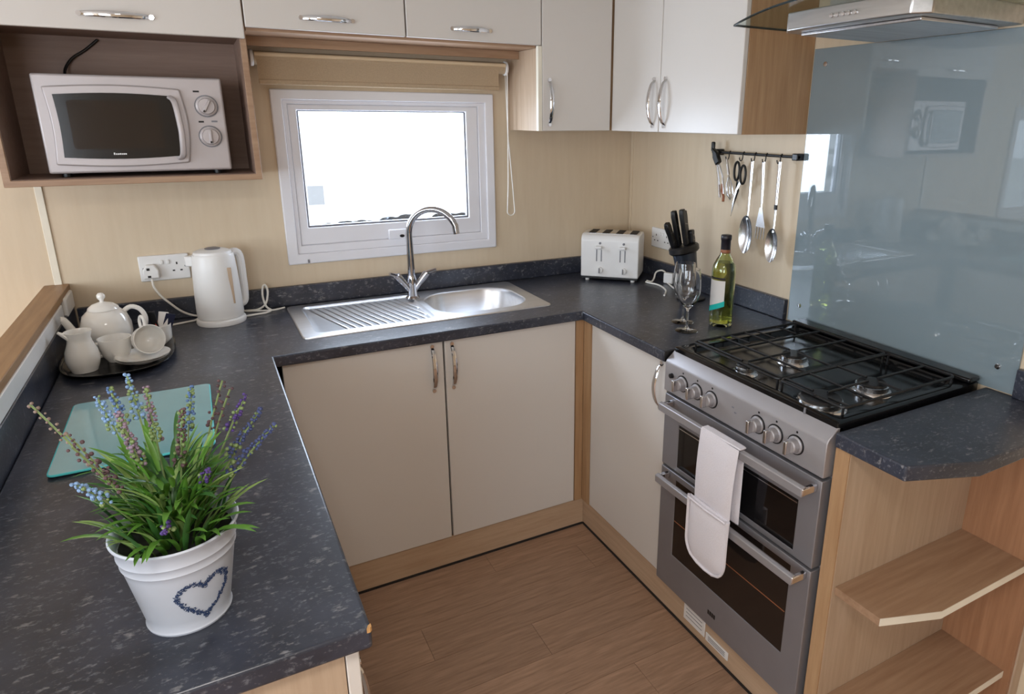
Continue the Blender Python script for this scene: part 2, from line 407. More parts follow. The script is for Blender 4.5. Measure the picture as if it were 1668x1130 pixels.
make('latch_button', MB().lathe([(0, 0), (0.009, 0), (0.009, 0.006), (0, 0.006)], 14, (1.005, -0.0095, 1.124), (0, -1, 0), sx=1.0, sy=.6), 'black', hd, (0.993, 0, 1.048))
wpart('sticker', MB().box(0.683, 0.738, 0.0215, 0.0235, 1.254, 1.322), 'haze', label='small square sticker on the glass')
wpart('sill_clip', MB().box(0.655, 0.661, -0.018, -0.004, 1.052, 1.064), 'grey')
# window further along the back wall and the lounge windows
def plain_window(name, fr, pane_mb, loc):
    wn = bpy.data.objects.new(name, None); COL.objects.link(wn); wn.location = loc; wn['kind'] = 'structure'
    make('casing', fr, 'upvc', wn, loc, bevel=0.004); make('pane', pane_mb, 'pane', wn, loc)
f = frame(LX0-.03, LX1+.03, LZ0-.03, LZ1+.03, .03, .03, .03, .03, -0.012, 0.0)
f.cells([LX0, LX0+.05, -1.47, -1.43, LX1-.05, LX1], [LZ0, LZ0+.05, LZ1-.05, LZ1], lambda x, z: not (LZ0+.05 < z < LZ1-.05 and (LX0+.05 < x < -1.47 or -1.43 < x < LX1-.05)), 0.004, 0.05, 'y')
plain_window('window_2', f, MB().box(LX0+.04, LX1-.04, 0.02, 0.026, LZ0+.04, LZ1-.04), (-1.45, 0, LZ0))
f = MB().cells([-3.2, -3.14, -2.13, -2.07, -1.06, -1.0], [0.9, 0.96, 1.80, 1.86], lambda y, z: not (0.96 < z < 1.80 and (-3.14 < y < -2.13 or -2.07 < y < -1.06)), -2.35, -2.31, 'x')
plain_window('window_3', f, MB().box(-2.333, -2.327, -3.15, -1.05, 0.95, 1.81), (-2.33, -2.1, 0.9))
f = MB().cells([-2.1, -2.04, -1.38, -1.32, -0.66, -0.6], [0.9, 0.96, 1.80, 1.86], lambda x, z: not (0.96 < z < 1.80 and (-2.04 < x < -1.38 or -1.32 < x < -0.66)), -4.65, -4.61, 'y')
plain_window('window_4', f, MB().box(-2.05, -0.65, -4.633, -4.627, 0.95, 1.81), (-1.35, -4.63, 0.9))
fill_disc = struct('added_ceiling_disc', MB().lathe([(0, 0), (0.17, 0), (0.17, 0.02), (0, 0.02)], 32, (0.25, -2.6, CEIL-0.02)), 'filldisc')  # unseen disc added above the ceiling fill light

# outside
struct('ground', MB().box(-40, 60, 0.4, 90, -0.56, -0.5), 'gravel')
rnd = random.Random(3)
hx = [(2.85, 10.9, .13, .50, 'long low dark shrub seen through the left part of the window'), (3.75, 10.6, .19, .20, 'taller dark shrub seen through the middle of the window'), (4.40, 10.5, .12, .20, 'small dark shrub seen through the window just left of the tap'), (5.0, 10.9, .15, .26, 'dark shrub seen through the window under the tap spout')]
for i, (x, y, hgt, wd, lbl) in enumerate(hx):
    m = MB()
    for k in range(9):
        m.ball((x+wd*(-1+2*k/8), y+rnd.uniform(-.15, .15), -0.5+hgt*rnd.uniform(.3, .7)), hgt*rnd.uniform(.45, .75), 8, 5, (1.5, 1, .7))
    solo('shrub', m, 'hedge', lbl, 'shrub', (x, y, -0.5), 'low shrubs outside the window')

# ------------------------------------------------------------------ worktops
def wt_inc(x, y):
    if 0.60 < x < 1.395 and -0.425 < y < -0.075: return False
    if y > -0.571: return True
    if x < 0.465: return True
    return x > 1.486 and y > -1.055
wt = Thing('worktop', 'speckled charcoal laminate worktop running round three sides with the sink set in', 'worktop', (0.2, -0.3, H-T))
wt.part('top', MB().cells([-0.052, 0.465, 0.60, 1.395, 1.486, XW-.001], [-1.772, -1.055, -0.571, -0.425, -0.075, -0.001], wt_inc, H-T, H), 'worktop', bevel=0.005, seg=3)
solo('upstand', MB().box(-0.049, XW-.002, -0.020, -0.001, H+.0005, H+0.072), 'worktop', 'long speckled charcoal upstand along the wall below the window', 'upstand', (1.0, -0.01, H), bevel=0.003)
solo('upstand', MB().box(XW-0.020, XW-.001, -0.0215, -0.985, H+.0005, H+0.072), 'worktop', 'charcoal upstand on the right wall behind the wine bottle', 'upstand', (XW-.01, -0.5, H), bevel=0.003)
solo('upstand', MB().box(-0.066, -0.0535, -0.021, -1.79, H-.01, H+0.086), 'worktop', 'charcoal upstand along the half-height partition behind the tea tray', 'upstand', (-0.06, -0.9, H), bevel=0.003)
wt.part('end_trim', MB().box(1.488, XW-.03, -1.0555, -1.0585, H-T+.002, H-0.0005), 'black')
wt.part('chipped_corner', MB().prism([(0.4585, -1.7722), (0.463, -1.7724), (0.4654, -1.7700), (0.4654, -1.7640), (0.4615, -1.7660)], H-0.007, H+0.0003), 'chip', label='chip showing bare board at the corner')
we = solo('worktop_end', MB().prism([(XW-.001, -1.665), (1.497, -1.665), (1.497, -1.836), (1.652, -1.896), (1.80, -1.896), (XW-.001, -1.896)], H-T, H), 'worktop', 'short charcoal worktop with a clipped corner to the right of the cooker', 'worktop', (1.75, -1.75, H-T), bevel=0.004, seg=3)
solo('upstand', MB().box(XW-0.018, XW-.001, -1.737, -1.894, H+.0005, H+0.075), 'worktop', 'small dark upstand at the back of the end worktop right of the splashback', 'upstand', (XW-.01, -1.8, H), bevel=0.002)

# ------------------------------------------------------------------ base units
bc = Thing('base_cabinet', 'cream two-door base cabinet below the sink', 'cabinet', (0.98, -0.3, 0))
bc.part('carcass', MB().box(0.47, 1.505, -0.03, -0.526, 0.115, 0.12).box(0.47, 0.486, -0.03, -0.526, 0.12, 0.70).box(1.489, 1.505, -0.03, -0.526, 0.12, 0.70).box(0.486, 1.489, -0.518, -0.526, 0.12, 0.72), 'seal')
for x0, x1, hx_ in ((0.486, 0.9745, 0.937), (0.9805, 1.4735, 1.004)):
    d = bc.part('door', MB().box(x0, x1, -0.5275, -0.546, 0.123, H-T-0.004), 'door', bevel=0.0025)
    bc.part('handle', bow((hx_, -0.546, 0.848), (hx_, -0.546, 0.694), (0, -1, 0), 0.03), 'chrome', d)
bc.part('plinth', MB().box(0.47, 1.5225, -0.520, -0.534, 0.0, 0.119), 'plinth')
bc.part('corner_post', MB().prism([(1.476, -0.520), (1.476, -0.546), (1.508, -0.546), (1.508, -0.524)], 0.121, H-T-0.002), 'oak')
bc.part('floor_seal', MB().box(0.47, 1.519, -0.5345, -0.538, 0.0, 0.008), 'seal')

rc = Thing('base_cabinet', 'narrow cream single-door base cabinet between the corner and the cooker', 'cabinet', (1.75, -0.8, 0))
rc.part('carcass', MB().box(1.53, 2.0, -0.56, -1.045, 0.12, 0.85), 'seal')
d = rc.part('door', MB().box(1.5115, 1.5295, -0.599, -1.044, 0.123, H-T-0.004), 'door', bevel=0.0025)
rc.part('handle', bow((1.5115, -1.018, 0.848), (1.5115, -1.018, 0.700), (-1, 0, 0), 0.03), 'chrome', d)
rc.part('corner_post', MB().prism([(1.509, -0.5465), (1.509, -0.5965), (1.535, -0.5965), (1.535, -0.5465)], 0.121, H-T-0.002), 'oak')
rc.part('plinth', MB().box(1.523, 1.537, -0.5342, -1.662, 0.0, 0.119), 'plinth')
rc.part('floor_seal', MB().box(1.519, 1.5225, -0.538, -1.662, 0.0, 0.008), 'seal')
for i, (y0, y1, z0, z1) in enumerate(((-1.180, -1.280, 0.036, 0.098), (-1.286, -1.384, 0.034, 0.062))):
    v = rc.part('vent', MB().box(1.5195, 1.5225, y0, y1, z0, z1), 'white', label='white plastic plate on the plinth', bevel=0.001)
    for k in range(3):
        rc.part('vent_slot', MB().box(1.5188, 1.5194, y0-.012, y1+.012, z0+(z1-z0)*(.25+.22*k), z0+(z1-z0)*(.25+.22*k)+.002), 'grey', v)

lc = Thing('base_cabinet', 'oak-ended base cabinet under the left worktop', 'cabinet', (0.2, -1.1, 0))
lc.part('end_panel', MB().box(-0.05, 0.429, -1.735, -1.752, 0.0, H-T-.001), 'oak_pale')
lc.part('carcass', MB().box(-0.045, 0.425, -0.58, -1.734, 0.12, 0.85), 'seal')
for y0, y1 in ((-0.60, -1.17), (-1.176, -1.752)):
    d = lc.part('door', MB().box(0.4305, 0.449, y0, y1, 0.123, H-T-.003), 'door', bevel=0.002)
    lc.part('handle', bow((0.449, y1+.04, 0.80), (0.449, y1+.04, 0.65), (1, 0, 0), 0.012), 'chrome', d)
lc.part('plinth', MB().box(0.40, 0.414, -0.54, -1.734, 0.0, 0.119), 'plinth')

# ------------------------------------------------------------------ wall units
YU = -0.265
mc = Thing('wall_cabinet', 'oak open cubby holding the microwave with a cream flap door above it', 'cabinet', (0.2, -0.13, 1.374))
def shell(x0, x1, y0, y1, z0, z1, t):
    return MB().cells([x0, x0+t, x1-t, x1], [z0, z0+t, z1-t, z1], lambda x, z: not (x0+t < x < x1-t and z0+t < z < z1-t), y0, y1, 'y')
mc.part('surround', shell(-0.112, 0.518, -0.002, YU, 1.374, 1.800, 0.017), 'oak_x', bevel=0.0015)
mc.part('lining', MB().cells([-0.0945, -0.0935, 0.4995, 0.5005], [1.3915, 1.3925, 1.7815, 1.7825], lambda x, z: not (-0.0935 < x < 0.4995 and 1.3925 < z < 1.7815), -0.006, -0.262, 'y').box(-0.094, 0.50, -0.004, -0.014, 1.392, 1.782), 'cubby')
mc.part('top_box', MB().box(-0.112, 0.518, -0.002, YU, 1.801, 2.10), 'oak')
d = mc.part('flap_door', MB().box(-0.112, 0.514, YU-.001, YU-.019, 1.776, 2.10), 'door', bevel=0.0025)
mc.part('handle', bow((0.125, YU-.019, 1.815), (0.288, YU-.019, 1.815), (0, -1, 0), 0.024), 'chrome', d)

oc = Thing('wall_cabinet', 'cream overhead cabinet with two flap doors above the window blind', 'cabinet', (1.0, -0.13, 1.80))
oc.part('carcass', MB().box(0.520, 1.457, -0.002, YU, 1.800, 2.10), 'oak_x')
for x0, x1, h0, h1 in ((0.5185, 0.986, 0.672, 0.822), (0.9905, 1.4715, 1.142, 1.276)):
    d = oc.part('flap_door', MB().box(x0, x1, YU-.001, YU-.019, 1.808, 2.10), 'door', bevel=0.0025)
    oc.part('handle', bow((h0, YU-.019, 1.842), (h1, YU-.019, 1.842), (0, -1, 0), 0.024), 'chrome', d)
oc.part('pelmet', MB().box(0.520, 1.457, -0.110, -0.124, 1.772, 1.7995), 'oak_x')

cc = Thing('wall_cabinet', 'cream single-door corner wall cabinet with an oak side beside the blind', 'cabinet', (1.65, -0.13, 1.516))
cc.part('carcass', MB().box(1.477, XW-.002, -0.002, YU, 1.518, 2.10), 'oak')
cc.part('side_panel', MB().box(1.4585, 1.4765, -0.002, YU-.001, 1.516, 1.7995), 'oak_pale', label='pale oak side panel')
cc.part('front_edge', MB().box(1.4585, 1.4735, YU-.0015, YU-.019, 1.516, 1.806), 'edge')
d = cc.part('door', MB().box(1.4755, 1.766, YU-.001, YU-.019, 1.516, 2.10), 'door', bevel=0.0025)
cc.part('handle', bow((1.503, YU-.019, 1.694), (1.503, YU-.019, 1.538), (0, -1, 0), 0.026), 'chrome', d)

XU = 1.772
rw = Thing('wall_cabinet', 'cream two-door wall cabinet with an oak end beside the cooker hood', 'cabinet', (1.92, -0.63, 1.516))
rw.part('carcass', MB().box(XU+.019, XW-.002, YU-.004, -0.968, 1.518, 2.10), 'edge')
rw.part('end_panel', MB().box(XU+.019, XW-.002, -0.9685, -0.986, 1.516, 2.10), 'oak', label='oak end panel', bevel=0.001)
for y0, y1, hy in ((YU-.021, -0.586, -0.556), (-0.5905, -0.986, -0.622)):
    d = rw.part('door', MB().box(XU, XU+.018, y0, y1, 1.516, 2.10), 'door', bevel=0.0025)
    rw.part('handle', bow((XU, hy, 1.692), (XU, hy, 1.536), (-1, 0, 0), 0.026), 'chrome', d)

# ------------------------------------------------------------------ roller blind
rb = Thing('roller_blind', 'tan roller blind wound up above the kitchen window', 'blind', (0.98, -0.06, 1.70))
rb.part('roller', MB().lathe([(0, 0), (0.021, 0), (0.021, 0.872), (0, 0.872)], 24, (0.549, -0.062, 1.742), (1, 0, 0)), 'blind')
rb.part('fabric', MB().box(0.556, 1.392, -0.082, -0.0805, 1.672, 1.742), 'blind')
rb.part('bottom_rail', MB().box(0.556, 1.392, -0.086, -0.077, 1.660, 1.676), 'blind', bevel=0.003)
rb.part('cover_strip', MB().lathe([(0, 0), (0.007, 0), (0.007, 0.868), (0, 0.868)], 12, (0.551, -0.082, 1.752), (1, 0, 0)), 'blindlight')
for x, n in ((0.538, 1), (1.422, 2)):
    rb.part('bracket', MB().lathe([(0, 0), (0.026, 0), (0.026, 0.010), (0, 0.010)], 20, (x, -0.062, 1.742), (1, 0, 0)), 'white', bevel=0.002)
cp = [(1.428, -0.080, 1.735), (1.427, -0.080, 1.5), (1.424, -0.08, 1.30)]+[tuple(p) for p in arc((1.438, -0.072, 1.20), 0.016, pi, 2*pi, 8, (1, 0, 0), (0, 0, 1))]+[(1.452, -0.06, 1.30), (1.44, -0.05, 1.5), (1.434, -0.046, 1.735)]
rb.part('pull_cord', MB().tube(cp, 0.0022, 6), 'cord')

# ------------------------------------------------------------------ microwave
mw = Thing('microwave', 'silver microwave with a dark window inside the oak cubby', 'microwave', (0.212, -0.12, 1.3925))
ZB = 1.406
mw.part('casing', MB().box(-0.013, 0.437, -0.020, -0.212, ZB, 1.664), 'mwsilver', bevel=0.006, seg=3)
fp = mw.part('front_panel', MB().box(-0.015, 0.439, -0.2125, -0.226, ZB-.002, 1.667), 'mwsilver', bevel=0.006, seg=3)
# door: bowed frame round the window
def bowed(x0, x1, z0, z1, bx, bz, n=10):
    p = []
    for i in range(n): t = i/n; p.append((x0+(x1-x0)*t, z0-bz*sin(pi*t)))
    for i in range(n): t = i/n; p.append((x1+bx*sin(pi*t), z0+(z1-z0)*t))
    for i in range(n): t = i/n; p.append((x1-(x1-x0)*t, z1+bz*sin(pi*t)))
    for i in range(n): t = i/n; p.append((x0-0*sin(pi*t)+bx*0.6*sin(pi*t), z1-(z1-z0)*t))
    return p
dr = mw.part('door', MB().prism(bowed(0.006, 0.328, 1.428, 1.634, 0.012, 0.008), -0.2265, -0.236, 'y'), 'mwsilver', bevel=0.004, seg=2)
mw.part('window', MB().prism(bowed(0.028, 0.306, 1.448, 1.614, 0.006, 0.006), -0.2362, -0.2385, 'y'), 'enamel', dr)
mw.part('inner_window', MB().prism(rrect(0.055, 0.270, 1.470, 1.600, 0.008), -0.2386, -0.2394, 'y'), 'ovenglass2', dr)
hp = [(0.300, -0.237, 1.612), (0.312, -0.252, 1.596), (0.318, -0.258, 1.53), (0.318, -0.258, 1.50), (0.314, -0.252, 1.452), (0.303, -0.237, 1.440)]
mw.part('door_handle', MB().tube(hp, 0.008, 8, side=(1, 0, 0), b=0.005, sm=4), 'mwsilver', dr)
m = MB()
for k, (dx, hh) in enumerate(((0, .006), (.005, .004), (.0095, .004), (.014, .0045), (.0185, .004), (.023, .004), (.0275, .004))):
    m.box(0.143+dx, 0.1463+dx, -0.2386, -0.2390, 1.4535, 1.4535+hh)
o = mw.part('maker_mark', m, 'white', dr); o['kind'] = 'stuff'
for z, a in ((1.588, 0.5), (1.502, 0.0)):
    k = mw.part('dial', MB().lathe([(0, 0), (0.029, 0), (0.028, 0.006), (0.023, 0.008), (0.021, 0.016), (0, 0.017)], 28, (0.392, -0.2265, z), (0, -1, 0)), 'mwsilver')
    mw.part('dial_ring', MB().lathe([(0.0285, 0), (0.0315, 0), (0.0315, 0.002), (0.0285, 0.002), (0.0285, 0)], 28, (0.392, -0.2265, z), (0, -1, 0)), 'grey', k)
    mw.part('grip', MB().box(-0.004, 0.004, 0, -0.007, -0.019, 0.019).xf(Matrix.Translation((0.392, -0.243, z)) @ Matrix.Rotation(a, 4, 'Y')), 'mwsilver', k, bevel=0.002)
    mw.part('pointer', MB().box(-0.0025, 0.0025, -0.007, -0.0076, -0.019, -0.013).xf(Matrix.Translation((0.392, -0.243, z)) @ Matrix.Rotation(a, 4, 'Y')), 'black', k)
for x0, x1, z in ((0.362, 0.378, 1.629), (0.366, 0.380, 1.544), (0.400, 0.416, 1.545)):
    mw.part('print_mark', MB().box(x0, x1, -0.2262, -0.2266, z-.0025, z+.0025), 'black' if x0 < .39 else 'grey')
for x in (0.02, 0.40): 
    for y in (-0.04, -0.19): mw.part('foot', MB().lathe([(0, 0), (0.012, 0), (0.012, ZB-1.3935), (0, ZB-1.3935)], 12, (x, y, 1.393)), 'black')
mw.part('power_cord', MB().tube([(0.042, -0.05, 1.662), (0.045, -0.035, 1.69), (0.065, -0.025, 1.72), (0.10, -0.02, 1.745), (0.135, -0.02, 1.775)], 0.004, 8, sm=4), 'black')

# ------------------------------------------------------------------ sink and tap
sk = Thing('sink', 'stainless steel sink with a ribbed drainer let into the worktop', 'sink', (1.0, -0.245, H))
SX0, SX1, SY0, SY1 = 0.566, 1.425, -0.448, -0.042
BX0, BX1, BY0, BY1 = 1.022, 1.380, -0.408, -0.100
DX0, DX1, DY0, DY1 = 0.606, 1.000, -0.415, -0.075
def ring_loft(loops, cap_last=True):
    m = MB(); n = len(loops[0]); V = []; F = []
    for L in loops: V += L
    for a in range(len(loops)-1):
        for i in range(n):
            j = (i+1) % n; F.append((a*n+i, a*n+j, (a+1)*n+j, (a+1)*n+i))
    if cap_last: F.append(tuple(range((len(loops)-1)*n, len(loops)*n)))
    return m.add(V, F)
def plate_holes():
    """plate between the outer rounded edge, the bowl opening and the drainer opening (bridged with bmesh)"""
    bm = bmesh.new()
    def loop(pts, z):
        vs = [bm.verts.new((x, y, z)) for x, y in pts]; es = [bm.edges.new((vs[i], vs[(i+1) % len(vs)])) for i in range(len(vs))]; return es
    es = loop(rrect(SX0, SX1, SY0, SY1, 0.018), H+0.0045)
    es += loop(rrect(BX0, BX1, BY0, BY1, 0.11, 8), H+0.0045)
    es += loop(rrect(DX0, DX1, DY0, DY1, 0.03), H+0.0045)
    bmesh.ops.triangle_fill(bm, edges=es, use_beauty=True, use_dissolve=False)
    m = MB(); bm.verts.index_update(); m.add([v.co.copy() for v in bm.verts], [tuple(v.index for v in f.verts) for f in bm.faces]); bm.free()
    return m
pm = plate_holes()
o1, o2, o3 = [[(x, y, z) for x, y in rrect(SX0-d_, SX1+d_, SY0-d_, SY1+d_, 0.018+d_)] for d_, z in ((0, H+.0045), (0.003, H+.0035), (0.004, H+.0003))] if False else ([(x, y, H+.0045) for x, y in rrect(SX0, SX1, SY0, SY1, .018)], [(x, y, H+.0035) for x, y in rrect(SX0-.003, SX1+.003, SY0-.003, SY1+.003, .02)], [(x, y, H+.0003) for x, y in rrect(SX0-.004, SX1+.004, SY0-.004, SY1+.004, .021)])
q = ring_loft([o1, o2, o3], False); pm.add(q.v, q.f)
sk.part('rim', pm, 'sinksteel')
def rr3(x0, x1, y0, y1, r, z, n): return [(x, y, z) for x, y in rrect(x0, x1, y0, y1, r, n)]
def ins(d, r, z, n=8): return rr3(BX0+d, BX1-d, BY0+d, BY1-d, r, z, n)
bowl = sk.part('bowl', ring_loft([ins(0, .11, H+.0045), ins(.006, .105, H+.002), ins(.012, .10, H-.01), ins(.020, .095, H-.10), ins(.035, .085, H-.128), ins(.07, .06, H-.136), ins(.12, .03, H-.138)]), 'sinksteel')
sk.part('waste', MB().lathe([(0, 0), (0.030, 0), (0.034, 0.002), (0.034, -0.002), (0, -0.002)], 24, (1.20, -0.254, H-.1365)), 'chrome', bowl)
def dins(d, r, z): return rr3(DX0+d, DX1-d, DY0+d, DY1-d, r, z, 5)
drn = sk.part('drainer', ring_loft([dins(0, .03, H+.0045), dins(.004, .028, H+.001), dins(.010, .022, H-.003)]), 'sinksteel')
for i in range(13):
    x = 0.628+i*0.026
    y_a, y_b = -0.092, -0.398
    x_b = x+0.085
    if x_b > 0.985: y_b = y_a+(y_b-y_a)*(0.985-x)/0.085; x_b = 0.985
    if abs(y_b-y_a) < .04: continue
    sk.part('ridge', MB().tube([(x, y_a, H-.0035), (x+(x_b-x)*.06, y_a+(y_b-y_a)*.06, H-.0008), (x_b-(x_b-x)*.06, y_b-(y_b-y_a)*.06, H-.0008), (x_b, y_b, H-.0035)], 0.0042, 8, b=0.0022, side=(.96, .26, 0)), 'sinksteel', drn)

tp = Thing('mixer_tap', 'chrome swan-neck mixer tap at the back of the sink', 'tap', (1.000, -0.128, H+.0045))
bx, by = 1.000, -0.128
tp.part('base', MB().lathe([(0, 0), (0.026, 0), (0.026, 0.004), (0.019, 0.010), (0.016, 0.05), (0.017, 0.075), (0.013, 0.09), (0, 0.092)], 24, (bx, by, H+.0045)), 'tapchrome')
dirv = Vector((0.80, -0.60, 0)).normalized()
pth = [Vector((bx, by, 0.985)), Vector((bx, by, 1.06)), Vector((bx, by, 1.13))]
pth += arc(Vector((bx, by, 1.15))+dirv*0.092, 0.092, pi, radians(22), 16, dirv, (0, 0, 1))
pth.append(pth[-1]+Vector((dirv.x*.004, dirv.y*.004, -0.03)))
tp.part('spout', MB().tube(pth, [0.0135, 0.013]+[0.0118]*(len(pth)-2), 14), 'tapchrome')
for s in (-1, 1):
    d_ = Vector((0.62*s, -0.10, 0.78)).normalized()
    a = Vector((bx+0.006*s, by, 0.935)); e = a+d_*0.082
    v = tp.part('valve', MB().tube([a, a+d_*0.03, a+d_*0.065, e], [0.011, 0.0105, 0.0135, 0.0135], 14), 'tapchrome')
    sd = Vector((0.75*s, -0.5, 0.25)).normalized()
    tp.part('lever', MB().tube([e-d_*0.006-sd*.012, e+sd*0.006, e+sd*0.034+d_*.006], [0.0085, 0.0075, 0.005], 10), 'tapchrome', v)

# ------------------------------------------------------------------ sockets
def socket(label, loc, rotz, plug):
    t = Thing('wall_socket', label, 'socket', loc, rotz, world=False)
    pl = t.part('plate', MB().box(-0.0725, 0.0725, -0.010, -0.0005, -0.0425, 0.0425), 'white', bevel=0.004, seg=3)
    for x in (-0.036, 0.036):
        if x < 0 and plug: continue
        t.part('pin_hole', MB().box(x-.0022, x+.0022, -0.0104, -0.0098, 0.008, 0.016), 'black', pl)
        for dx in (-0.011, 0.011): t.part('pin_hole', MB().box(x+dx-.0035, x+dx+.0035, -0.0104, -0.0098, -0.014, -0.0095), 'black', pl)
    for x in (-0.006, 0.012): t.part('switch', MB().box(x-.006, x+.004, -0.0145, -0.0095, 0.012, 0.026), 'white', pl, bevel=0.002)
    for x in (-.060, .060): t.part('screw', MB().lathe([(0, 0), (0.003, 0), (0.003, .0008), (0, .0008)], 10, (x, -0.0098, 0.001), (0, -1, 0)), 'grey', pl)
    return t
socket('white double wall socket beside the kettle with a plug in it', (0.208, 0, 1.078), 0, True)
socket('white double wall socket behind the knife block', (XW, -0.265, 1.070), -pi/2, False)
kp = Thing('mains_plug', 'white mains plug in the socket beside the kettle', 'plug', (0.168, -0.0105, 1.072))
kp.part('plug_body', MB().prism([(-.023, -.022), (.023, -.022), (.023, .006), (.012, .024), (-.012, .024), (-.023, .006)], 0, -0.022, 'y').xf(Matrix.Translation((0.168, -0.0105, 1.070))), 'white', bevel=0.004)
kp.part('grip_mark', MB().box(0.157, 0.166, -0.0326, -0.0332, 1.076, 1.084).box(0.158, 0.167, -0.0326, -0.0332, 1.052, 1.059), 'black')

# ------------------------------------------------------------------ kettle
kt = Thing('kettle', 'white jug kettle on its base beside the window', 'kettle', (0.352, -0.118, H))
kx, ky = 0.352, -0.118
kt.part('power_base', MB().lathe([(0, 0), (0.074, 0), (0.076, 0.006), (0.074, 0.016), (0.060, 0.020), (0, 0.020)], 32, (kx, ky, H+.0005)), 'white')
kt.part('body', MB().lathe([(0, 0.021), (0.068, 0.021), (0.071, 0.03), (0.0695, 0.10), (0.066, 0.18), (0.063, 0.225), (0.060, 0.232), (0, 0.232)], 40, (kx, ky, H), sy=0.92), 'white', sharp=50)
kt.part('lid', MB().lathe([(0, 0.232), (0.057, 0.232), (0.055, 0.240), (0.040, 0.246), (0, 0.248)], 32, (kx, ky, H), sy=0.92), 'white')
kt.part('lid_recess', MB().lathe([(0, 0.2485), (0.022, 0.2465), (0.024, 0.249), (0.018, 0.251), (0, 0.2515)], 20, (kx+.002, ky, H)), 'grey')
kt.part('spout', MB().prism([(kx-.060, ky-.016), (kx-.082, ky-.004), (kx-.082, ky+.004), (kx-.060, ky+.016)], H+.196, H+.230), 'white', bevel=0.005)
hp = [(kx+u, ky+u*.42, H+z) for u, z in ((.050, .226), (.070, .227), (.080, .205), (.082, .14), (.081, .075), (.074, .052), (.058, .05))]
kt.part('handle', MB().tube(hp, [.012, .013, .013, .012, .012, .012, .011], 10, sm=4), 'white')
kt.part('painted_reflection', MB().box(kx+.035, kx+.047, ky-.0485, ky-.052, H+.07, H+.19), 'oak_pale', bevel=0.001)  # tan strip stands in for a warm reflection on the kettle side
solo('power_cord', MB().tube([(0.168, -0.030, 1.047), (0.170, -0.034, 1.02), (0.185, -0.036, .99), (0.205, -0.038, .965), (0.235, -0.038, .932), (0.265, -0.036, .913), (0.295, -0.034, .9065), (0.36, -0.03, .9045), (0.43, -0.034, .9055), (0.47, -0.04, .907), (0.497, -0.038, .925), (0.508, -0.033, .965), (0.503, -0.031, .988), (0.494, -0.032, .985), (0.490, -0.034, .95), (0.497, -0.044, .915), (0.51, -0.062, .9045), (0.492, -0.085, .9035), (0.46, -0.092, .9035), (0.426, -0.105, .905)], 0.0036, 8, sm=4), 'cord', 'white kettle flex running from the socket behind the kettle', 'cord', (0.3, -0.04, H))
solo('power_cord', MB().tube([(0.150, -0.165, .9038), (0.195, -0.110, .9038), (0.25, -0.085, .9038), (0.275, -0.074, .9038), (0.30, -0.030, .9036), (0.40, -0.0265, .9036), (0.50, -0.060, .9038), (0.53, -0.058, .9038), (0.556, -0.046, .9042)], 0.0034, 8, sm=4), 'cord', 'white flex lying on the worktop from the tea tray past the kettle to the sink', 'cord', (0.35, -0.06, H))

# ------------------------------------------------------------------ tea tray
ty = Thing('tray', 'dark oval tray in the corner carrying the tea things', 'tray', (0.085, -0.375, H))
def oval(a, b, z, c=(0.085, -0.375), n=48, p=2.8):
    L = []
    for i in range(n):
        t = 2*pi*i/n; ct, st = cos(t), sin(t)
        L.append((c[0]+a*abs(ct)**(2/p)*(1 if ct >= 0 else -1), c[1]+b*abs(st)**(2/p)*(1 if st >= 0 else -1), z))
    return L
ty.part('dish', ring_loft([oval(.112, .165, H+.0005), oval(.132, .190, H+.018), oval(.136, .194, H+.018), oval(.136, .194, H+.016), oval(.128, .186, H+.0165), oval(.110, .163, H+.004)]), 'enamel')
tz = H+.0042
po = Thing('teapot', 'white china teapot with a knobbed lid on the dark tray', 'teapot', (0.055, -0.300, tz))
px_, py_ = 0.055, -0.300
po.part('body', MB().lathe([(0, 0), (0.044, 0), (0.046, 0.004), (0.043, 0.008), (0.056, 0.028), (0.064, 0.055), (0.063, 0.080), (0.054, 0.108), (0.040, 0.122), (0.034, 0.125), (0, 0.125)], 36, (px_, py_, tz)), 'china', sharp=60)
ld = po.part('lid', MB().lathe([(0.039, 0.1245), (0.037, 0.130), (0.026, 0.139), (0.010, 0.144), (0, 0.145)], 30, (px_, py_, tz)), 'china', sharp=60)
po.part('knob', MB().lathe([(0, 0.143), (0.006, 0.144), (0.005, 0.150), (0.0105, 0.158), (0.0105, 0.165), (0.006, 0.171), (0, 0.172)], 16, (px_, py_, tz)), 'china', ld, sharp=60)
po.part('spout', MB().tube([(px_-.052, py_-.012, tz+.040), (px_-.072, py_-.018, tz+.058), (px_-.082, py_-.022, tz+.085), (px_-.092, py_-.025, tz+.108), (px_-.099, py_-.027, tz+.112)], [.019, .015, .011, .0095, .0085], 12, sm=4), 'china')
po.part('handle', MB().tube([(px_+.046, py_+.004, tz+.110), (px_+.066, py_+.004, tz+.122), (px_+.088, py_+.002, tz+.112), (px_+.098, py_, tz+.085), (px_+.090, py_, tz+.055), (px_+.072, py_, tz+.040), (px_+.056, py_, tz+.036)], .0068, 10, sm=4), 'china')
jg = Thing('milk_jug', 'small white china milk jug at the front of the tray', 'jug', (0.010, -0.462, tz))
jx, jy = 0.010, -0.462
jg.part('body', MB().lathe([(0, 0), (0.030, 0), (0.031, 0.004), (0.036, 0.016), (0.040, 0.034), (0.037, 0.056), (0.028, 0.080), (0.0265, 0.092), (0.031, 0.110), (0.029, 0.110), (0.0245, 0.092), (0.026, 0.080), (0.034, 0.056), (0.036, 0.034), (0.030, 0.008), (0, 0.006)], 32, (jx, jy, tz)), 'china', sharp=60)
jg.part('lip', MB().tube([(jx-.022, jy-.006, tz+.094), (jx-.032, jy-.009, tz+.106), (jx-.040, jy-.011, tz+.114)], [.013, .011, .006], 10, side=(.27, -.96, 0), b=.007), 'china')
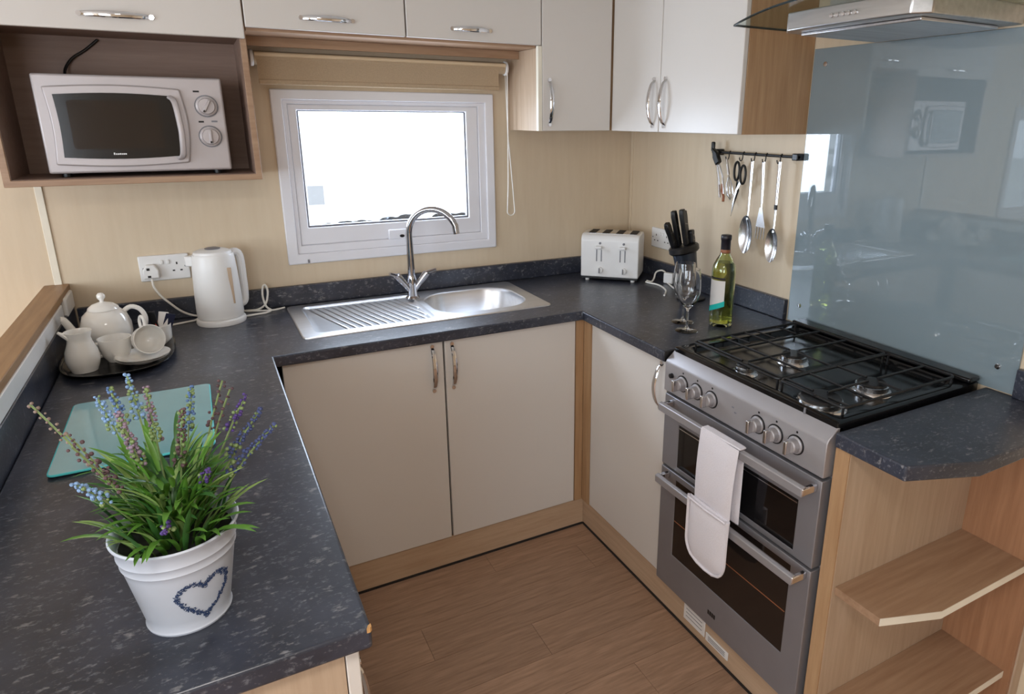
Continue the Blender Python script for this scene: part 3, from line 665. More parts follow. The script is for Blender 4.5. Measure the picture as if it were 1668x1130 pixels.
jg.part('handle', MB().tube([(jx-.010, jy+.026, tz+.098), (jx-.016, jy+.046, tz+.098), (jx-.018, jy+.054, tz+.07), (jx-.016, jy+.046, tz+.045), (jx-.012, jy+.034, tz+.042)], .0045, 8, sm=4), 'china')
for k in range(2):
    sx_, sy_ = 0.142+.003*k, -0.452-.003*k
    solo('saucer', MB().lathe([(0, 0), (0.032, 0), (0.034, 0.003), (0.058, 0.010), (0.066, 0.0155), (0.0665, 0.0165), (0.057, 0.0125), (0.032, 0.0055), (0, 0.005)], 36, (sx_, sy_, tz+.0002+k*.0062)), 'china', ('lower' if k == 0 else 'upper')+' white saucer of the pair under the tipped cup on the tray', 'saucer', (sx_, sy_, tz+k*.0062), 'saucers on the tea tray')
cup_prof = [(0, 0), (0.024, 0), (0.026, 0.004), (0.034, 0.018), (0.039, 0.045), (0.0405, 0.066), (0.0385, 0.0665), (0.0365, 0.045), (0.031, 0.020), (0, 0.008)]
def cup(label, loc, rot):
    t = Thing('teacup', label, 'cup', loc, 0, 'cups on the tea tray', False, rot)
    t.part('bowl', MB().lathe(cup_prof, 32), 'china', sharp=60)
    t.part('handle', MB().tube([(0, .037, .054), (0, .058, .056), (0, .066, .040), (0, .056, .022), (0, .034, .018)], .0042, 8, sm=4), 'china')
cup('white teacup standing upright beside the milk jug', (0.080, -0.408, tz+.0002), (0, 0, radians(100)))
cup('white teacup tipped on its side with the mouth facing out', (0.143, -0.398, tz+.0465), (radians(76), 0, radians(22)))
sg = Thing('sachet_bowl', 'white china pot of sachets at the right end of the tray', 'bowl', (0.178, -0.285, tz))
sg.part('bowl', MB().lathe([(0, 0), (0.030, 0), (0.034, 0.01), (0.036, 0.055), (0.034, 0.0555), (0.032, 0.012), (0, 0.006)], 28, (0.178, -0.285, tz)), 'china', sharp=60)
for i, (dx, dy, tx, tyy, mt, lb, hh) in enumerate(((-.018, .006, -.25, .1, 'sachet_navy', 'dark sachet leaning left in the white pot', .085), (-.006, .012, -.05, .15, 'black', 'black sachet standing at the back of the white pot', .09), (.006, -.004, .2, -.1, 'paper', 'tall white sachet in the middle of the white pot', .085), (.016, .006, .35, .1, 'sachet_navy', 'dark sachet leaning right in the white pot', .08), (.018, -.010, .45, -.15, 'paper', 'white sachet leaning right over the pot rim', .07), (.010, -.016, .25, -.3, 'sachet_red', 'small red sachet at the front of the white pot', .06))):
    solo('sachet', MB().box(-.013, .013, -.001, .001, 0.0, hh), mt, lb, 'sachet', (0.178+dx*.7, -0.285+dy*.7, tz+.0085), 'sachets in the white pot', 0, (tyy, tx, .3*i-0.7), False, bevel=0.0008)

# ------------------------------------------------------------------ chopping board
cb = Thing('chopping_board', 'aqua glass chopping board lying behind the lavender', 'board', (0.155, -0.915, H))
cb.part('plate', MB().prism(rrect(0.018, 0.298, -1.100, -0.728, 0.012), H+.0025, H+.0075), 'board')
cb.part('glass_rim', MB().tube([(x, y, H+.005) for x, y in rrect(0.0175, 0.2985, -1.1005, -0.7275, 0.012)], 0.0026, 6, closed=True), 'boardedge')
for x in (0.04, 0.276):
    for y in (-1.075, -0.75): cb.part('foot', MB().lathe([(0, 0), (0.006, 0), (0.006, 0.0026), (0, .0026)], 10, (x, y, H)), 'white')

# ------------------------------------------------------------------ potted lavender
LX, LY = 0.252, -1.618
pv = Thing('potted_lavender', 'artificial lavender in a white tin bucket with a blue heart', 'plant', (LX, LY, H))
R0, R1, PH = 0.0500, 0.0740, 0.136
def pr(z): return R0+(R1-R0)*z/PH
prof = [(0, .002), (R0-.001, .002), (R0+.002, 0.0), (R0+.003, .003), (R0+.001, .006)]
for z, d_ in ((.02, 0), (.09, 0), (.097, 0), (.100, .0016), (.103, 0), (.110, 0), (.113, .0016), (.116, 0), (.128, 0)): prof.append((pr(z)+d_, z))
prof += [(R1+.002, PH-.003), (R1+.003, PH), (R1+.001, PH+.002), (R1-.002, PH), (pr(.12)-.003, .118), (0, .116)]
bk = pv.part('bucket', MB().lathe(prof, 56, (LX, LY, H)), 'bucket', sharp=50)
pv.part('filler', MB().lathe([(0, .122), (pr(.12)-.004, .119), (pr(.118)-.004, .117), (0, .117)], 32, (LX, LY, H)), 'soil')
# heart of scribbled lettering wrapped round the bucket
m = MB(); rnd = random.Random(11); ang0 = radians(-66)
def onpot(u, z, e=.0007):
    a = ang0+u/0.064; r = pr(z)+e; return Vector((LX+r*cos(a), LY+r*sin(a), H+z))
hr = []
for i in range(400):
    t = 2*pi*i/400
    hr.append((0.00215*16*sin(t)**3, 0.054+0.0024*(12.2*cos(t)-3.6*cos(2*t)-1.6*cos(3*t)-.5*cos(4*t))))
hl = [0.0]
for p_, q_ in zip(hr, hr[1:]+hr[:1]): hl.append(hl[-1]+math.hypot(p_[0]-q_[0], p_[1]-q_[1]))
hpts = []; j_ = 0
for i in range(76):
    d_ = hl[-1]*i/76
    while hl[j_+1] < d_: j_ += 1
    hpts.append(hr[j_])
for i, (u, z) in enumerate(hpts):
    for k in range(5):
        a = rnd.uniform(0, pi); L = rnd.uniform(.0012, .0024); uu, zz = u+rnd.uniform(-.0034, .0034), z+rnd.uniform(-.0034, .0034)
        path = [onpot(uu+L*(s-.5)*2*cos(a)+.0008*sin(6*s), zz+L*(s-.5)*2*sin(a)+.0008*cos(5*s)) for s in (0, .33, .66, 1)]
        m.tube(path, 0.00042, 4)
o = pv.part('heart_print', m, 'blueprint', bk, label='blue heart made of tiny lettering'); o['kind'] = 'stuff'
# leaves: a few blade meshes shared by many leaf objects
def blade(L, wd, bend, fold):
    m = MB(); n = 7; V = []; F = []
    for i in range(n+1):
        t = i/n; a = bend*t; x = L*(sin(a)/bend if abs(bend) > 1e-3 else t); z = L*((1-cos(a))/bend if abs(bend) > 1e-3 else 0)
        hw = wd*(sin(pi*min(1, .12+t*.88))**.7)*(1 if t < 1 else 0.02)
        V += [(z, -hw, x-fold*hw*0), (z+fold*hw, 0, x), (z, hw, x)]
    for i in range(n):
        for k in range(2): a = i*3+k; F.append((a, a+1, a+4, a+3))
    return m.add(V, F)
rnd = random.Random(5)
leafs = []
for i in range(12):
    mt = ('leaf', 'leaf', 'leafdark', 'leaf', 'leafpale', 'leafdark')[i % 6]
    m = blade(rnd.uniform(.075, .115), rnd.uniform(.0040, .0062), rnd.uniform(.35, 1.5), .4)
    me = bpy.data.meshes.new('leaf'); me.from_pydata([tuple(v) for v in m.v], [], m.f); me.shade_smooth(); me.materials.append(M[mt]); leafs.append(me)
for i in range(280):
    o = bpy.data.objects.new('leaf', leafs[i % 12]); COL.objects.link(o); o.parent = pv.o
    k_ = i % 4; a = rnd.uniform(0, 2*pi)
    r = .054*math.sqrt(rnd.random())
    if k_ == 0: zz, til, s_ = .116, (r/.054)*.62*rnd.uniform(.4, 1.1), rnd.uniform(.75, 1.05)
    elif k_ == 1: r *= .75; zz, til, s_ = rnd.uniform(.122, .15), .08+(r/.054)*.5*rnd.uniform(.4, 1.1), rnd.uniform(.75, 1.0)
    elif k_ == 2: r *= .8; zz, til, s_ = rnd.uniform(.15, .19), .15+rnd.uniform(0, .5), rnd.uniform(.5, .8)
    else: r *= .9; zz, til, s_ = rnd.uniform(.18, .225), .2+rnd.uniform(0, .6), rnd.uniform(.4, .65)
    o.location = (r*cos(a), r*sin(a), zz)
    o.rotation_euler = (0, min(til, .9), a+rnd.uniform(-.7, .7)); o.scale = (s_, s_, s_)
tips = [((0.124, -1.58, 1.221), 'faded', .10, 'dots'), ((0.164, -1.64, 1.197), 'brown', .08, 'dots'), ((0.170, -1.66, 1.189), 'brown', .085, 'dots'), ((0.185, -1.54, 1.202), 'lightblue', .05, 'full'), ((0.203, -1.56, 1.219), 'blue', .05, 'full'), ((0.221, -1.53, 1.223), 'lightblue', .06, 'full'), ((0.242, -1.56, 1.212), 'mauve', .07, 'full'), ((0.214, -1.62, 1.205), 'mauve', .075, 'full'), ((0.293, -1.52, 1.189), 'blue', .06, 'full'), ((0.281, -1.60, 1.188), 'brown', .075, 'full'), ((0.332, -1.50, 1.184), 'brown', .07, 'dots'), ((0.340, -1.51, 1.172), 'brown', .06, 'dots'), ((0.358, -1.55, 1.173), 'purple', .05, 'full'), ((0.376, -1.56, 1.154), 'navy', .075, 'full'), ((0.388, -1.60, 1.142), 'navy', .085, 'full'), ((0.173, -1.70, 1.160), 'lightblue', .05, 'full'), ((0.302, -1.66, 1.124), 'purple', .018, 'full'), ((0.249, -1.71, 1.081), 'purple', .022, 'full')]
for tip, colr, L, kind in tips:
    tip = Vector(tip); root = Vector((LX+(tip.x-LX)*.22, LY+(tip.y-LY)*.22, H+.117)); mid = root.lerp(tip, .5)+Vector((0, 0, .02))
    P = [root*(1-t)**2+mid*(2*t*(1-t))+tip*t**2 for t in [i/12 for i in range(13)]]
    st = pv.part('flower_stem', MB().tube(P, .0013, 5), 'stem')
    m = MB(); g = MB(); tl = (P[-1]-P[-2]).normalized(); e1 = tl.orthogonal().normalized(); e2 = tl.cross(e1)
    n = max(4, int(L/(.0080 if kind == 'dots' else .0046))); base = tip-tl*L
    for k in range(n):
        t = k/(n-1); c = base.lerp(tip, t); rad = (.0066*(1-t*.6) if kind == 'full' else .0045)
        q = 4 if kind == 'full' else 2
        for j in range(q):
            a = 2*pi*j/q+k*1.3+rnd.uniform(-.4, .4); rj = rad*rnd.uniform(.6, 1.25)
            cc_ = c+(e1*cos(a)+e2*sin(a))*rj+tl*rnd.uniform(-.002, .002)
            (g if rnd.random() < (.22 if t > .3 else .5) and kind == 'full' else m).ball(cc_, rnd.uniform(.0017, .0033)*(1-.2*t), 6, 4)
    f_ = pv.part('flower_spike', m, 'fl_'+colr, st); f_['kind'] = 'stuff'
    if g.v: f_ = pv.part('calyx', g, 'stem', st); f_['kind'] = 'stuff'

# ------------------------------------------------------------------ toaster
TA = radians(-43)
to = Thing('toaster', 'white four-slot toaster in the back corner of the worktop', 'toaster', (1.724, -0.145, H), TA, world=False)
TL, TD, TH = 0.245, 0.160, 0.198
to.part('base', MB().box(0.004, TL-.004, 0.004, TD-.004, 0.010, 0.024), 'black')
def tprof():
    p = [(0, .018), (TD, .018), (TD, TH-.03)]
    p += [(TD-.03+.03*cos(a), TH-.03+.03*sin(a)) for a in [radians(20*i) for i in range(1, 5)]]
    p += [(.03-.03*sin(a), TH-.03+.03*cos(a)) for a in [radians(20*i+5) for i in range(0, 5)]]
    p += [(0, TH-.03)]
    return p
to.part('casing', MB().prism(tprof(), 0, TL, 'x'), 'white', bevel=0.004, seg=2)
tpn = to.part('slot_panel', MB().box(0.018, TL-.018, 0.030, TD-.03, TH-.0005, TH+.0015), 'polsteel')
for i in range(4):
    x = 0.040+i*0.058
    to.part('slot', MB().box(x-.015, x+.015, 0.034, TD-.030, TH+.0012, TH+.0022), 'seal', tpn)
for x in (0.078, 0.178):
    for dx in (-.010, .010): to.part('lever_slot', MB().box(x+dx-.0022, x+dx+.0022, -0.0006, 0.0004, 0.085, 0.135), 'grey')
    to.part('lever', MB().box(x-.014, x+.014, -0.020, 0.0, 0.140, 0.152), 'white', bevel=0.003)
    to.part('lever_button', MB().lathe([(0, 0), (.005, 0), (.005, .004), (0, .004)], 12, (x+.004, 0, .162), (0, -1, 0)), 'grey')
    k = to.part('dial', MB().lathe([(0, 0), (.014, 0), (.0135, .010), (0, .012)], 20, (x+.004, 0, .048), (0, -1, 0)), 'white')
    to.part('grip', MB().box(x+.002, x+.006, -0.012, -0.017, .037, .059), 'grey', k, bevel=.001)
for x in (.025, TL-.025):
    for y in (.02, TD-.02): to.part('foot', MB().lathe([(0, 0), (.009, 0), (.009, .011), (0, .011)], 12, (x, y, 0)), 'white')
solo('power_cord', MB().tube([(1.955, -0.305, .905), (1.965, -0.325, .904), (1.985, -0.315, .915), (2.005, -0.300, .935), (2.022, -0.318, .945), (2.026, -0.345, .935), (2.020, -0.36, .912), (2.012, -0.372, .9045), (2.005, -0.39, .904), (1.985, -0.44, .904), (1.965, -0.50, .904), (1.93, -0.54, .904)], 0.0036, 8, sm=4), 'cord', 'white toaster flex looped beside the toaster', 'cord', (2.0, -0.35, H))
solo('power_cord', MB().tube([(1.940, -0.318, .904), (1.945, -0.345, .9038), (1.955, -0.375, .9038), (1.950, -0.42, .9038), (1.93, -0.47, .9038), (1.90, -0.51, .9038), (1.875, -0.535, .9038)], 0.0036, 8, sm=4), 'cord', 'white flex lying on the worktop in front of the toaster loop', 'cord', (1.93, -0.42, H))
pg = Thing('mains_plug', 'white mains plug lying by the toaster flex', 'plug', (2.018, -0.375, H), 0.4, world=False)
pg.part('plug_body', MB().box(-.012, .012, -.022, .022, .001, .046), 'white', bevel=.005)
for y in (-.011, .011): pg.part('pin', MB().box(.012, .028, y-.003, y+.003, .012, .016), 'chrome')

# ------------------------------------------------------------------ knife block with knives
KX, KY = 1.938, -0.620
lean = Matrix.Translation((KX, KY, H)) @ Matrix.Rotation(radians(-9), 4, 'Y') @ Matrix.Rotation(radians(-6), 4, 'X')
kb = Thing('knife_block', 'leaning dark steel knife block with a black collar behind the wine glasses', 'knife block', (KX, KY, H))
kb.part('foot', MB().lathe([(0, 0), (.058, 0), (.058, .008), (.045, .014), (0, .014)], 32, (KX, KY, H), sx=1, sy=.8), 'black')
kb.part('body', MB().lathe([(0, .012), (.036, .012), (.042, .10), (.050, .188), (0, .188)], 32, sx=1, sy=.72).xf(lean), 'blockbody')
kb.part('collar', MB().lathe([(0, .184), (.056, .184), (.062, .190), (.062, .206), (.056, .212), (0, .212)], 36, sx=1, sy=.74).xf(lean), 'black')
for i, (dx, dy, ax, ay, L, lb) in enumerate(((-.038, .004, -10, -27, .105, 'black-handled knife furthest left in the knife block'), (-.012, .012, -4, -4, .135, 'tall black-handled knife left of the middle in the knife block'), (.010, -.006, -4, -1, .135, 'tall black-handled knife right of the middle in the knife block'), (.026, .012, -2, 3, .125, 'black-handled knife at the back right of the knife block'), (.038, -.004, -3, 7, .05, 'short black-handled knife at the right of the knife block'))):
    kn = Thing('kitchen_knife', lb, 'knife', tuple(lean @ Vector((dx, dy, .2125))), 0, 'knives in the block', False, (radians(-6+ax*.4), radians(-9+ay*.6), 0.5))
    kn.part('handle', MB().prism([(-.013, 0), (.013, 0), (.0135, L*.3), (.0115, L*.55), (.0135, L*.85), (.010, L), (-.008, L), (-.0135, L*.85), (-.0115, L*.55), (-.0135, L*.3)], -.009, .009, 'y'), 'black', bevel=.003)
    for z in (.25, .6): kn.part('rivet', MB().lathe([(0, 0), (.0022, 0), (.0022, .0006), (0, .0006)], 8, (0, -.009, L*z), (0, -1, 0)), 'polsteel')

# ------------------------------------------------------------------ wine glasses and bottle
def wineglass(label, loc):
    t = Thing('wine_glass', label, 'wine glass', loc, 0, 'wine glasses in front of the knife block', False)
    t.part('bowl', MB().lathe([(0.0036, .066), (.006, .074), (.018, .086), (.031, .105), (.038, .130), (.0385, .155), (.036, .182), (.0325, .205), (.0312, .2055), (.0345, .182), (.037, .155), (.0365, .131), (.0295, .107), (.016, .089), (0, .080)], 36), 'glass', sharp=60)
    t.part('stem', MB().lathe([(0.0075, .008), (.0045, .016), (.0036, .035), (.0036, .0655), (0, .0655)], 20), 'glass', sharp=60)
    t.part('foot', MB().lathe([(0, .0005), (.037, .0005), (.0375, .002), (.030, .0045), (.012, .0065), (.0075, .0079), (0, .0079)], 36), 'glass', sharp=60)
wineglass('front wine glass of the two, standing nearest the cooker', (1.673, -0.925, H))
wineglass('rear wine glass of the two, closer to the knife block', (1.722, -0.842, H))
bt = Thing('wine_bottle', 'pale green wine bottle with a white and teal label', 'bottle', (1.815, -0.925, H), world=False)
bt.part('glass', MB().lathe([(0, .012), (.020, .006), (.034, .0008), (.0375, .005), (.0385, .012), (.0385, .185), (.036, .203), (.027, .222), (.0175, .238), (.0150, .252), (.0148, .285), (.0165, .287), (.0165, .300), (.0148, .302), (.011, .302), (.0115, .25), (.0150, .237), (.0245, .220), (.0335, .200), (.036, .184), (.036, .013), (0, .016)], 40), 'bottle', sharp=50)
bt.part('wine', MB().lathe([(0, .0165), (.0355, .0136), (.0355, .183), (.033, .199), (.028, .2135), (0, .2135)], 36), 'wine', sharp=50)
bt.part('neck_foil', MB().lathe([(.0154, .250), (.0156, .286), (.0172, .2875), (.0172, .301), (.015, .3035), (0, .3035), (0, .3028), (.0168, .3005), (.0166, .288), (.0152, .2865), (.0150, .250), (.0154, .250)], 28), 'foil', sharp=50)
bt.part('neck_band', MB().lathe([(.0158, .244), (.0162, .252), (.0158, .256), (.0153, .256), (.0155, .250), (.0160, .244), (.0158, .244)], 28), 'rust', sharp=50)
def wrap(r, a0, a1, zf0, zf1, n=14):
    V = []; F = []
    for i in range(n+1):
        t = i/n; a = radians(a0+(a1-a0)*t)
        V += [(r*cos(a), r*sin(a), zf0(t)), (r*cos(a), r*sin(a), zf1(t)), ((r-.0004)*cos(a), (r-.0004)*sin(a), zf1(t)), ((r-.0004)*cos(a), (r-.0004)*sin(a), zf0(t))]
    for i in range(n):
        for k in range(4): F.append((i*4+k, i*4+(k+1) % 4, i*4+4+(k+1) % 4, i*4+4+k))
    return MB().add(V, F)
lb = bt.part('label', wrap(.0389, -216, -122, lambda t: .066+.014*t, lambda t: .158), 'paper')
bt.part('label_band', wrap(.0393, -218, -120, lambda t: .046+.028*t, lambda t: .064+.028*t), 'tealabel', lb)
bt.part('label_strip', wrap(.0391, -216, -124, lambda t: .162, lambda t: .168), 'foil', lb)

# ------------------------------------------------------------------ utensil rail
RX, RZ = 2.036, 1.445
ur = Thing('utensil_rail', 'black rail on the wall with utensils hanging from it', 'rail', (RX, -0.78, RZ))
ur.part('bar', MB().tube([(RX, -0.575, RZ), (RX, -0.99, RZ)], .0048, 10), 'black')
for y in (-0.60, -0.978): ur.part('bracket', MB().box(XW-.0005, RX-.008, y-.012, y+.012, RZ-.011, RZ+.011), 'black', bevel=.003)
HY = [-0.612, -0.672, -0.742, -0.800, -0.852, -0.918]
for y in HY: ur.part('hook', MB().tube([(RX, y, RZ+.007), (RX-.007, y, RZ), (RX-.006, y, RZ-.010), (RX-.010, y, RZ-.022), (RX-.018, y, RZ-.022), (RX-.022, y, RZ-.012)], .0020, 6, sm=4), 'black')
UX = RX-.016
# opener with black head
t = Thing('can_opener', 'black and steel kitchen tool at the left end of the utensil rail', 'utensil', (UX, -0.612, RZ-.024))
t.part('grip', MB().prism([(-.596, 1.462), (-.624, 1.446), (-.640, 1.412), (-.622, 1.398), (-.604, 1.424)], UX-.010, UX+.008, 'x'), 'black', bevel=.004)
t.part('wing', MB().box(UX-.006, UX+.004, -.588, -.604, 1.448, 1.482), 'black', bevel=.004)
t.part('arm', MB().tube([(UX, -.622, 1.400), (UX, -.636, 1.35), (UX, -.648, 1.285)], .0045, 8), 'polsteel')
t.part('arm', MB().tube([(UX, -.634, 1.402), (UX, -.656, 1.36), (UX, -.668, 1.30)], .0038, 8), 'polsteel')
t.part('worm', MB().tube([(UX, -.658, 1.335), (UX-.004, -.662, 1.31), (UX+.004, -.664, 1.29), (UX, -.668, 1.272)], .005, 8), 'rust')
# whisk-like steel tool
t = Thing('hand_whisk', 'small steel whisk hanging just left of the scissors', 'utensil', (UX, -0.672, RZ-.024))
t.part('handle', MB().tube([(UX, -.672, 1.425), (UX, -.688, 1.37)], .0045, 8), 'polsteel')
for k in range(4):
    a = k*pi/4; e = Vector((sin(a), cos(a)*.96, 0))*.013; c0 = Vector((UX, -.688, 1.37)); dd = Vector((0, -.016, -.085))
    t.part('wire', MB().tube([c0, c0+dd*.4+e*.8, c0+dd*.8+e, c0+dd*1.05, c0+dd*.8-e, c0+dd*.4-e*.8, c0], .0011, 5), 'polsteel')
# scissors
t = Thing('scissors', 'black-handled scissors hanging on the utensil rail', 'scissors', (UX, -0.742, RZ-.024))
for s, c in ((1, (-.726, 1.385)), (-1, (-.762, 1.375))):
    lp = [(UX+.002*s, c[0]+.013*cos(a)+.006*sin(a)*s*0, c[1]+.032*sin(a)) for a in [2*pi*i/20 for i in range(20)]]
    t.part('handle', MB().tube(lp, .0042, 8, closed=True), 'black')
piv = Vector((UX, -.738, 1.315))
t.part('blade', MB().prism([(-.730, 1.356), (-.742, 1.330), (-.733, 1.30), (-.712, 1.224), (-.722, 1.262), (-.744, 1.318), (-.738, 1.350)], UX+.001, UX+.003, 'x'), 'black')
t.part('blade', MB().prism([(-.756, 1.346), (-.740, 1.318), (-.730, 1.29), (-.718, 1.228), (-.720, 1.275), (-.730, 1.318), (-.748, 1.350)], UX-.003, UX-.001, 'x'), 'polsteel')
t.part('pivot', MB().lathe([(0, 0), (.004, 0), (.004, .002), (0, .002)], 12, (UX-.003, -.737, 1.318), (-1, 0, 0)), 'polsteel')
def spoon(label, y, z_top, z_neck, z_bot, half, slots=False, blackneck=False):
    t = Thing('serving_spoon', label, 'utensil', (UX, y, RZ-.024))
    t.part('handle', MB().tube([(UX, y, z_top), (UX, y, (z_top+z_neck)*.5+.02), (UX-.002, y-.002, z_neck+.01), (UX-.006, y-.003, z_neck-.014)], [.0075, .0065, .0040, .0045], 8, side=(0, 1, 0), b=.0022), 'polsteel')
    if blackneck: t.part('collar', MB().tube([(UX-.001, y-.001, z_neck+.078), (UX-.001, y-.001, z_neck+.062)], .0075, 8, side=(0, 1, 0), b=.004), 'black')
    zc = (z_neck+z_bot)/2; hl = (z_neck-z_bot)/2
    m = MB(); V = []; F = []; nr, ns = 5, 24
    for j in range(nr+1):
        r = j/nr
        for i in range(ns):
            a = 2*pi*i/ns; V.append((UX-.004+.016*(1-r*r)-.004, y-.003+half*r*cos(a), zc+hl*r*sin(a)))
    for j in range(nr):
        for i in range(ns): k = (i+1) % ns; F.append((j*ns+i, j*ns+k, j*ns+ns+k, j*ns+ns+i))
    m.add(V, F); m.add([Vector(v)+Vector((-.0012, 0, 0)) for v in V], [f[::-1] for f in F])
    b_ = t.part('bowl', m, 'polsteel')
    if slots:
        for dy in (-.012, 0, .012): t.part('slot', MB().box(UX+.0035-abs(dy)*.3, UX+.0065-abs(dy)*.3, y-.003+dy-.002, y-.003+dy+.002, zc-.025, zc+.025), 'seal', b_)
spoon('wide steel serving spoon hanging third from the right on the rail', -0.800, 1.424, 1.238, 1.104, .032)
t = Thing('serving_fork', 'splayed steel fork hanging between the two serving spoons', 'utensil', (UX, -0.852, RZ-.024))
t.part('handle', MB().tube([(UX, -.852, 1.424), (UX, -.858, 1.34), (UX-.003, -.864, 1.265)], [.0075, .0065, .004], 8, side=(0, 1, 0), b=.0022), 'polsteel')
t.part('head', MB().prism([(-.858, 1.272), (-.870, 1.272), (-.890, 1.205), (-.846, 1.205)], UX-.005, UX-.002, 'x'), 'polsteel')
for k in range(4): t.part('tine', MB().tube([(UX-.0035, -.850-.012*k, 1.208), (UX-.006, -.848-.0135*k, 1.165)], [.003, .0018], 6), 'polsteel')
spoon('narrow steel serving spoon with a black collar hanging at the right of the rail', -0.926, 1.428, 1.210, 1.094, .027, blackneck=True)

# ------------------------------------------------------------------ glass splashback
sp = Thing('splashback', 'blue-grey glass splashback panel on the wall behind the cooker', 'splashback', (XW-.003, -1.36, 0.93))
sp.part('glass_panel', MB().box(XW-.0065, XW-.0005, -0.992, -1.735, 0.903, 1.768), 'splash', bevel=.0012)
for y in (-1.040, -1.687):
    for z in (0.964, 1.722): sp.part('screw_cap', MB().lathe([(0, 0), (.0075, 0), (.007, .003), (0, .0045)], 16, (XW-.0066, y, z), (-1, 0, 0)), 'chrome')

# ------------------------------------------------------------------ cooker
CY0, CY1 = -1.063, -1.655
ck = Thing('cooker', 'grey freestanding gas cooker with two oven doors', 'cooker', (1.78, -1.36, 0))
ck.part('body', MB().box(1.525, 2.035, CY0-.002, CY1+.002, 0.122, 0.885), 'silverdark')
for y in (CY0-.06, CY1+.06):
    for x in (1.60, 1.98): ck.part('foot', MB().lathe([(0, 0), (.018, 0), (.018, .121), (0, .121)], 12, (x, y, 0)), 'black')
cpn = ck.part('control_panel', MB().prism([(1.487, .783), (1.487, .868), (1.491, .877), (1.520, .902), (1.535, .902), (1.535, .783)], CY0, CY1, 'y').xf(Matrix.Identity(4)), 'silver', bevel=.002)
def door_frame(z0, z1, gz0, gz1, name):
    d = ck.part(name, MB().cells([CY1+.003, -1.592, -1.137, CY0-.003], [z0, gz0, gz1, z1], lambda y, z: not (-1.592 < y < -1.137 and gz0 < z < gz1), 1.4905, 1.5245, 'x'), 'silverdark', bevel=.002)
    return d
d1 = door_frame(0.541, 0.772, 0.556, 0.694, 'grill_door')
ck.part('glass', MB().box(1.4925, 1.515, -1.1375, -1.5915, .5565, .6935), 'ovenglass', d1)
ck.part('inner_trim', MB().box(1.4915, 1.4924, -1.14, -1.589, .683, .686), 'polsteel', d1)
d2 = door_frame(0.126, 0.532, 0.250, 0.512, 'oven_door')
ck.part('glass', MB().box(1.4925, 1.515, -1.1375, -1.5915, .2505, .5115), 'ovenglass2', d2)
ck.part('shelf_rail', MB().box(1.4915, 1.4924, -1.14, -1.589, .372, .3745), 'rust', d2)
for d_, z in ((d1, .752), (d2, .517)):
    hb = ck.part('handle', MB().prism([(1.440, z-.012), (1.440, z+.010), (1.450, z+.014), (1.456, z+.010), (1.456, z-.012)], -1.100, -1.640, 'y'), 'silver', d_, bevel=.002)
    for y in (-1.104, -1.636): ck.part('handle_mount', MB().box(1.442, 1.4904, y-.006, y+.006, z-.010, z+.010), 'chrome', d_, bevel=.003)
m = MB()
for k in range(4): m.box(1.4899, 1.4904, -1.318-.0085*k, -1.3245-.0085*k, .166, .180)
o = ck.part('badge', m, 'black', d2); o['kind'] = 'stuff'
for y in (-1.148, -1.211, -1.273, -1.447, -1.506, -1.570):
    k = ck.part('knob', MB().lathe([(0, 0), (.0215, 0), (.0215, .004), (.0175, .006), (.0165, .020), (.014, .022), (0, .022)], 24, (1.487, y, .830), (-1, 0, 0)), 'silver')
    ck.part('knob_grip', MB().box(1.467, 1.449, y-.0048, y+.0048, .813, .847), 'polsteel', k, bevel=.002)
    ck.part('knob_ring', MB().lathe([(.0216, 0), (.0245, 0), (.0245, .002), (.0216, .002), (.0216, 0)], 24, (1.487, y, .830), (-1, 0, 0)), 'black', k)
    ck.part('dial_mark', MB().lathe([(0, 0), (.003, 0), (.003, .0006), (0, .0006)], 8, (1.4872, y, .862), (-1, 0, 0)), 'black', cpn)
ck.part('igniter', MB().lathe([(0, 0), (.008, 0), (.007, .008), (0, .009)], 14, (1.487, -1.098, .838), (-1, 0, 0)), 'black')
m = MB()
for k in range(2): m.box(1.4864, 1.4869, -1.352-.010*k, -1.360-.010*k, .838-.012*k, .842-.012*k)
o = ck.part('panel_print', m, 'grey', cpn); o['kind'] = 'stuff'
# hob
hob = ck.part('hob_tray', ring_loft([rr3(1.517, 2.045, CY1, CY0, .006, .886, 3), rr3(1.517, 2.045, CY1, CY0, .006, .911, 3), rr3(1.522, 2.040, CY1+.005, CY0-.005, .008, .914, 3), rr3(1.545, 1.995, CY1+.028, CY0-.028, .02, .912, 3), rr3(1.556, 1.985, CY1+.040, CY0-.040, .02, .899, 3)]), 'enamel')
ck.part('rear_rail', MB().box(2.000, 2.046, CY0, CY1, .9145, .928), 'enamel', hob, bevel=.004)
burn = [(1.757, -1.298, .036), (1.575, -1.298, .026), (1.770, -1.545, .040), (1.580, -1.548, .052)]
for x, y, r in burn:
    b_ = ck.part('burner', MB().lathe([(0, 0), (r+.010, 0), (r+.006, .006), (r, .008), (r, .020), (r-.002, .021), (0, .021)], 32, (x, y, .8995)), 'polsteel', hob)
    ck.part('burner_cap', MB().lathe([(0, .021), (r-.006, .021), (r-.004, .024), (r-.007, .027), (0, .0275)], 32, (x, y, .8995)), 'iron', hob)
    ck.part('spark_plug', MB().lathe([(0, 0), (.003, 0), (.0025, .014), (0, .014)], 8, (x-r-.012, y-.012, .8995)), 'grey', hob)
def bar(m, x0, y0, x1, y1, z=.930, r=.0034): m.tube([(x0, y0, z), (x1, y1, z)], r, 6)
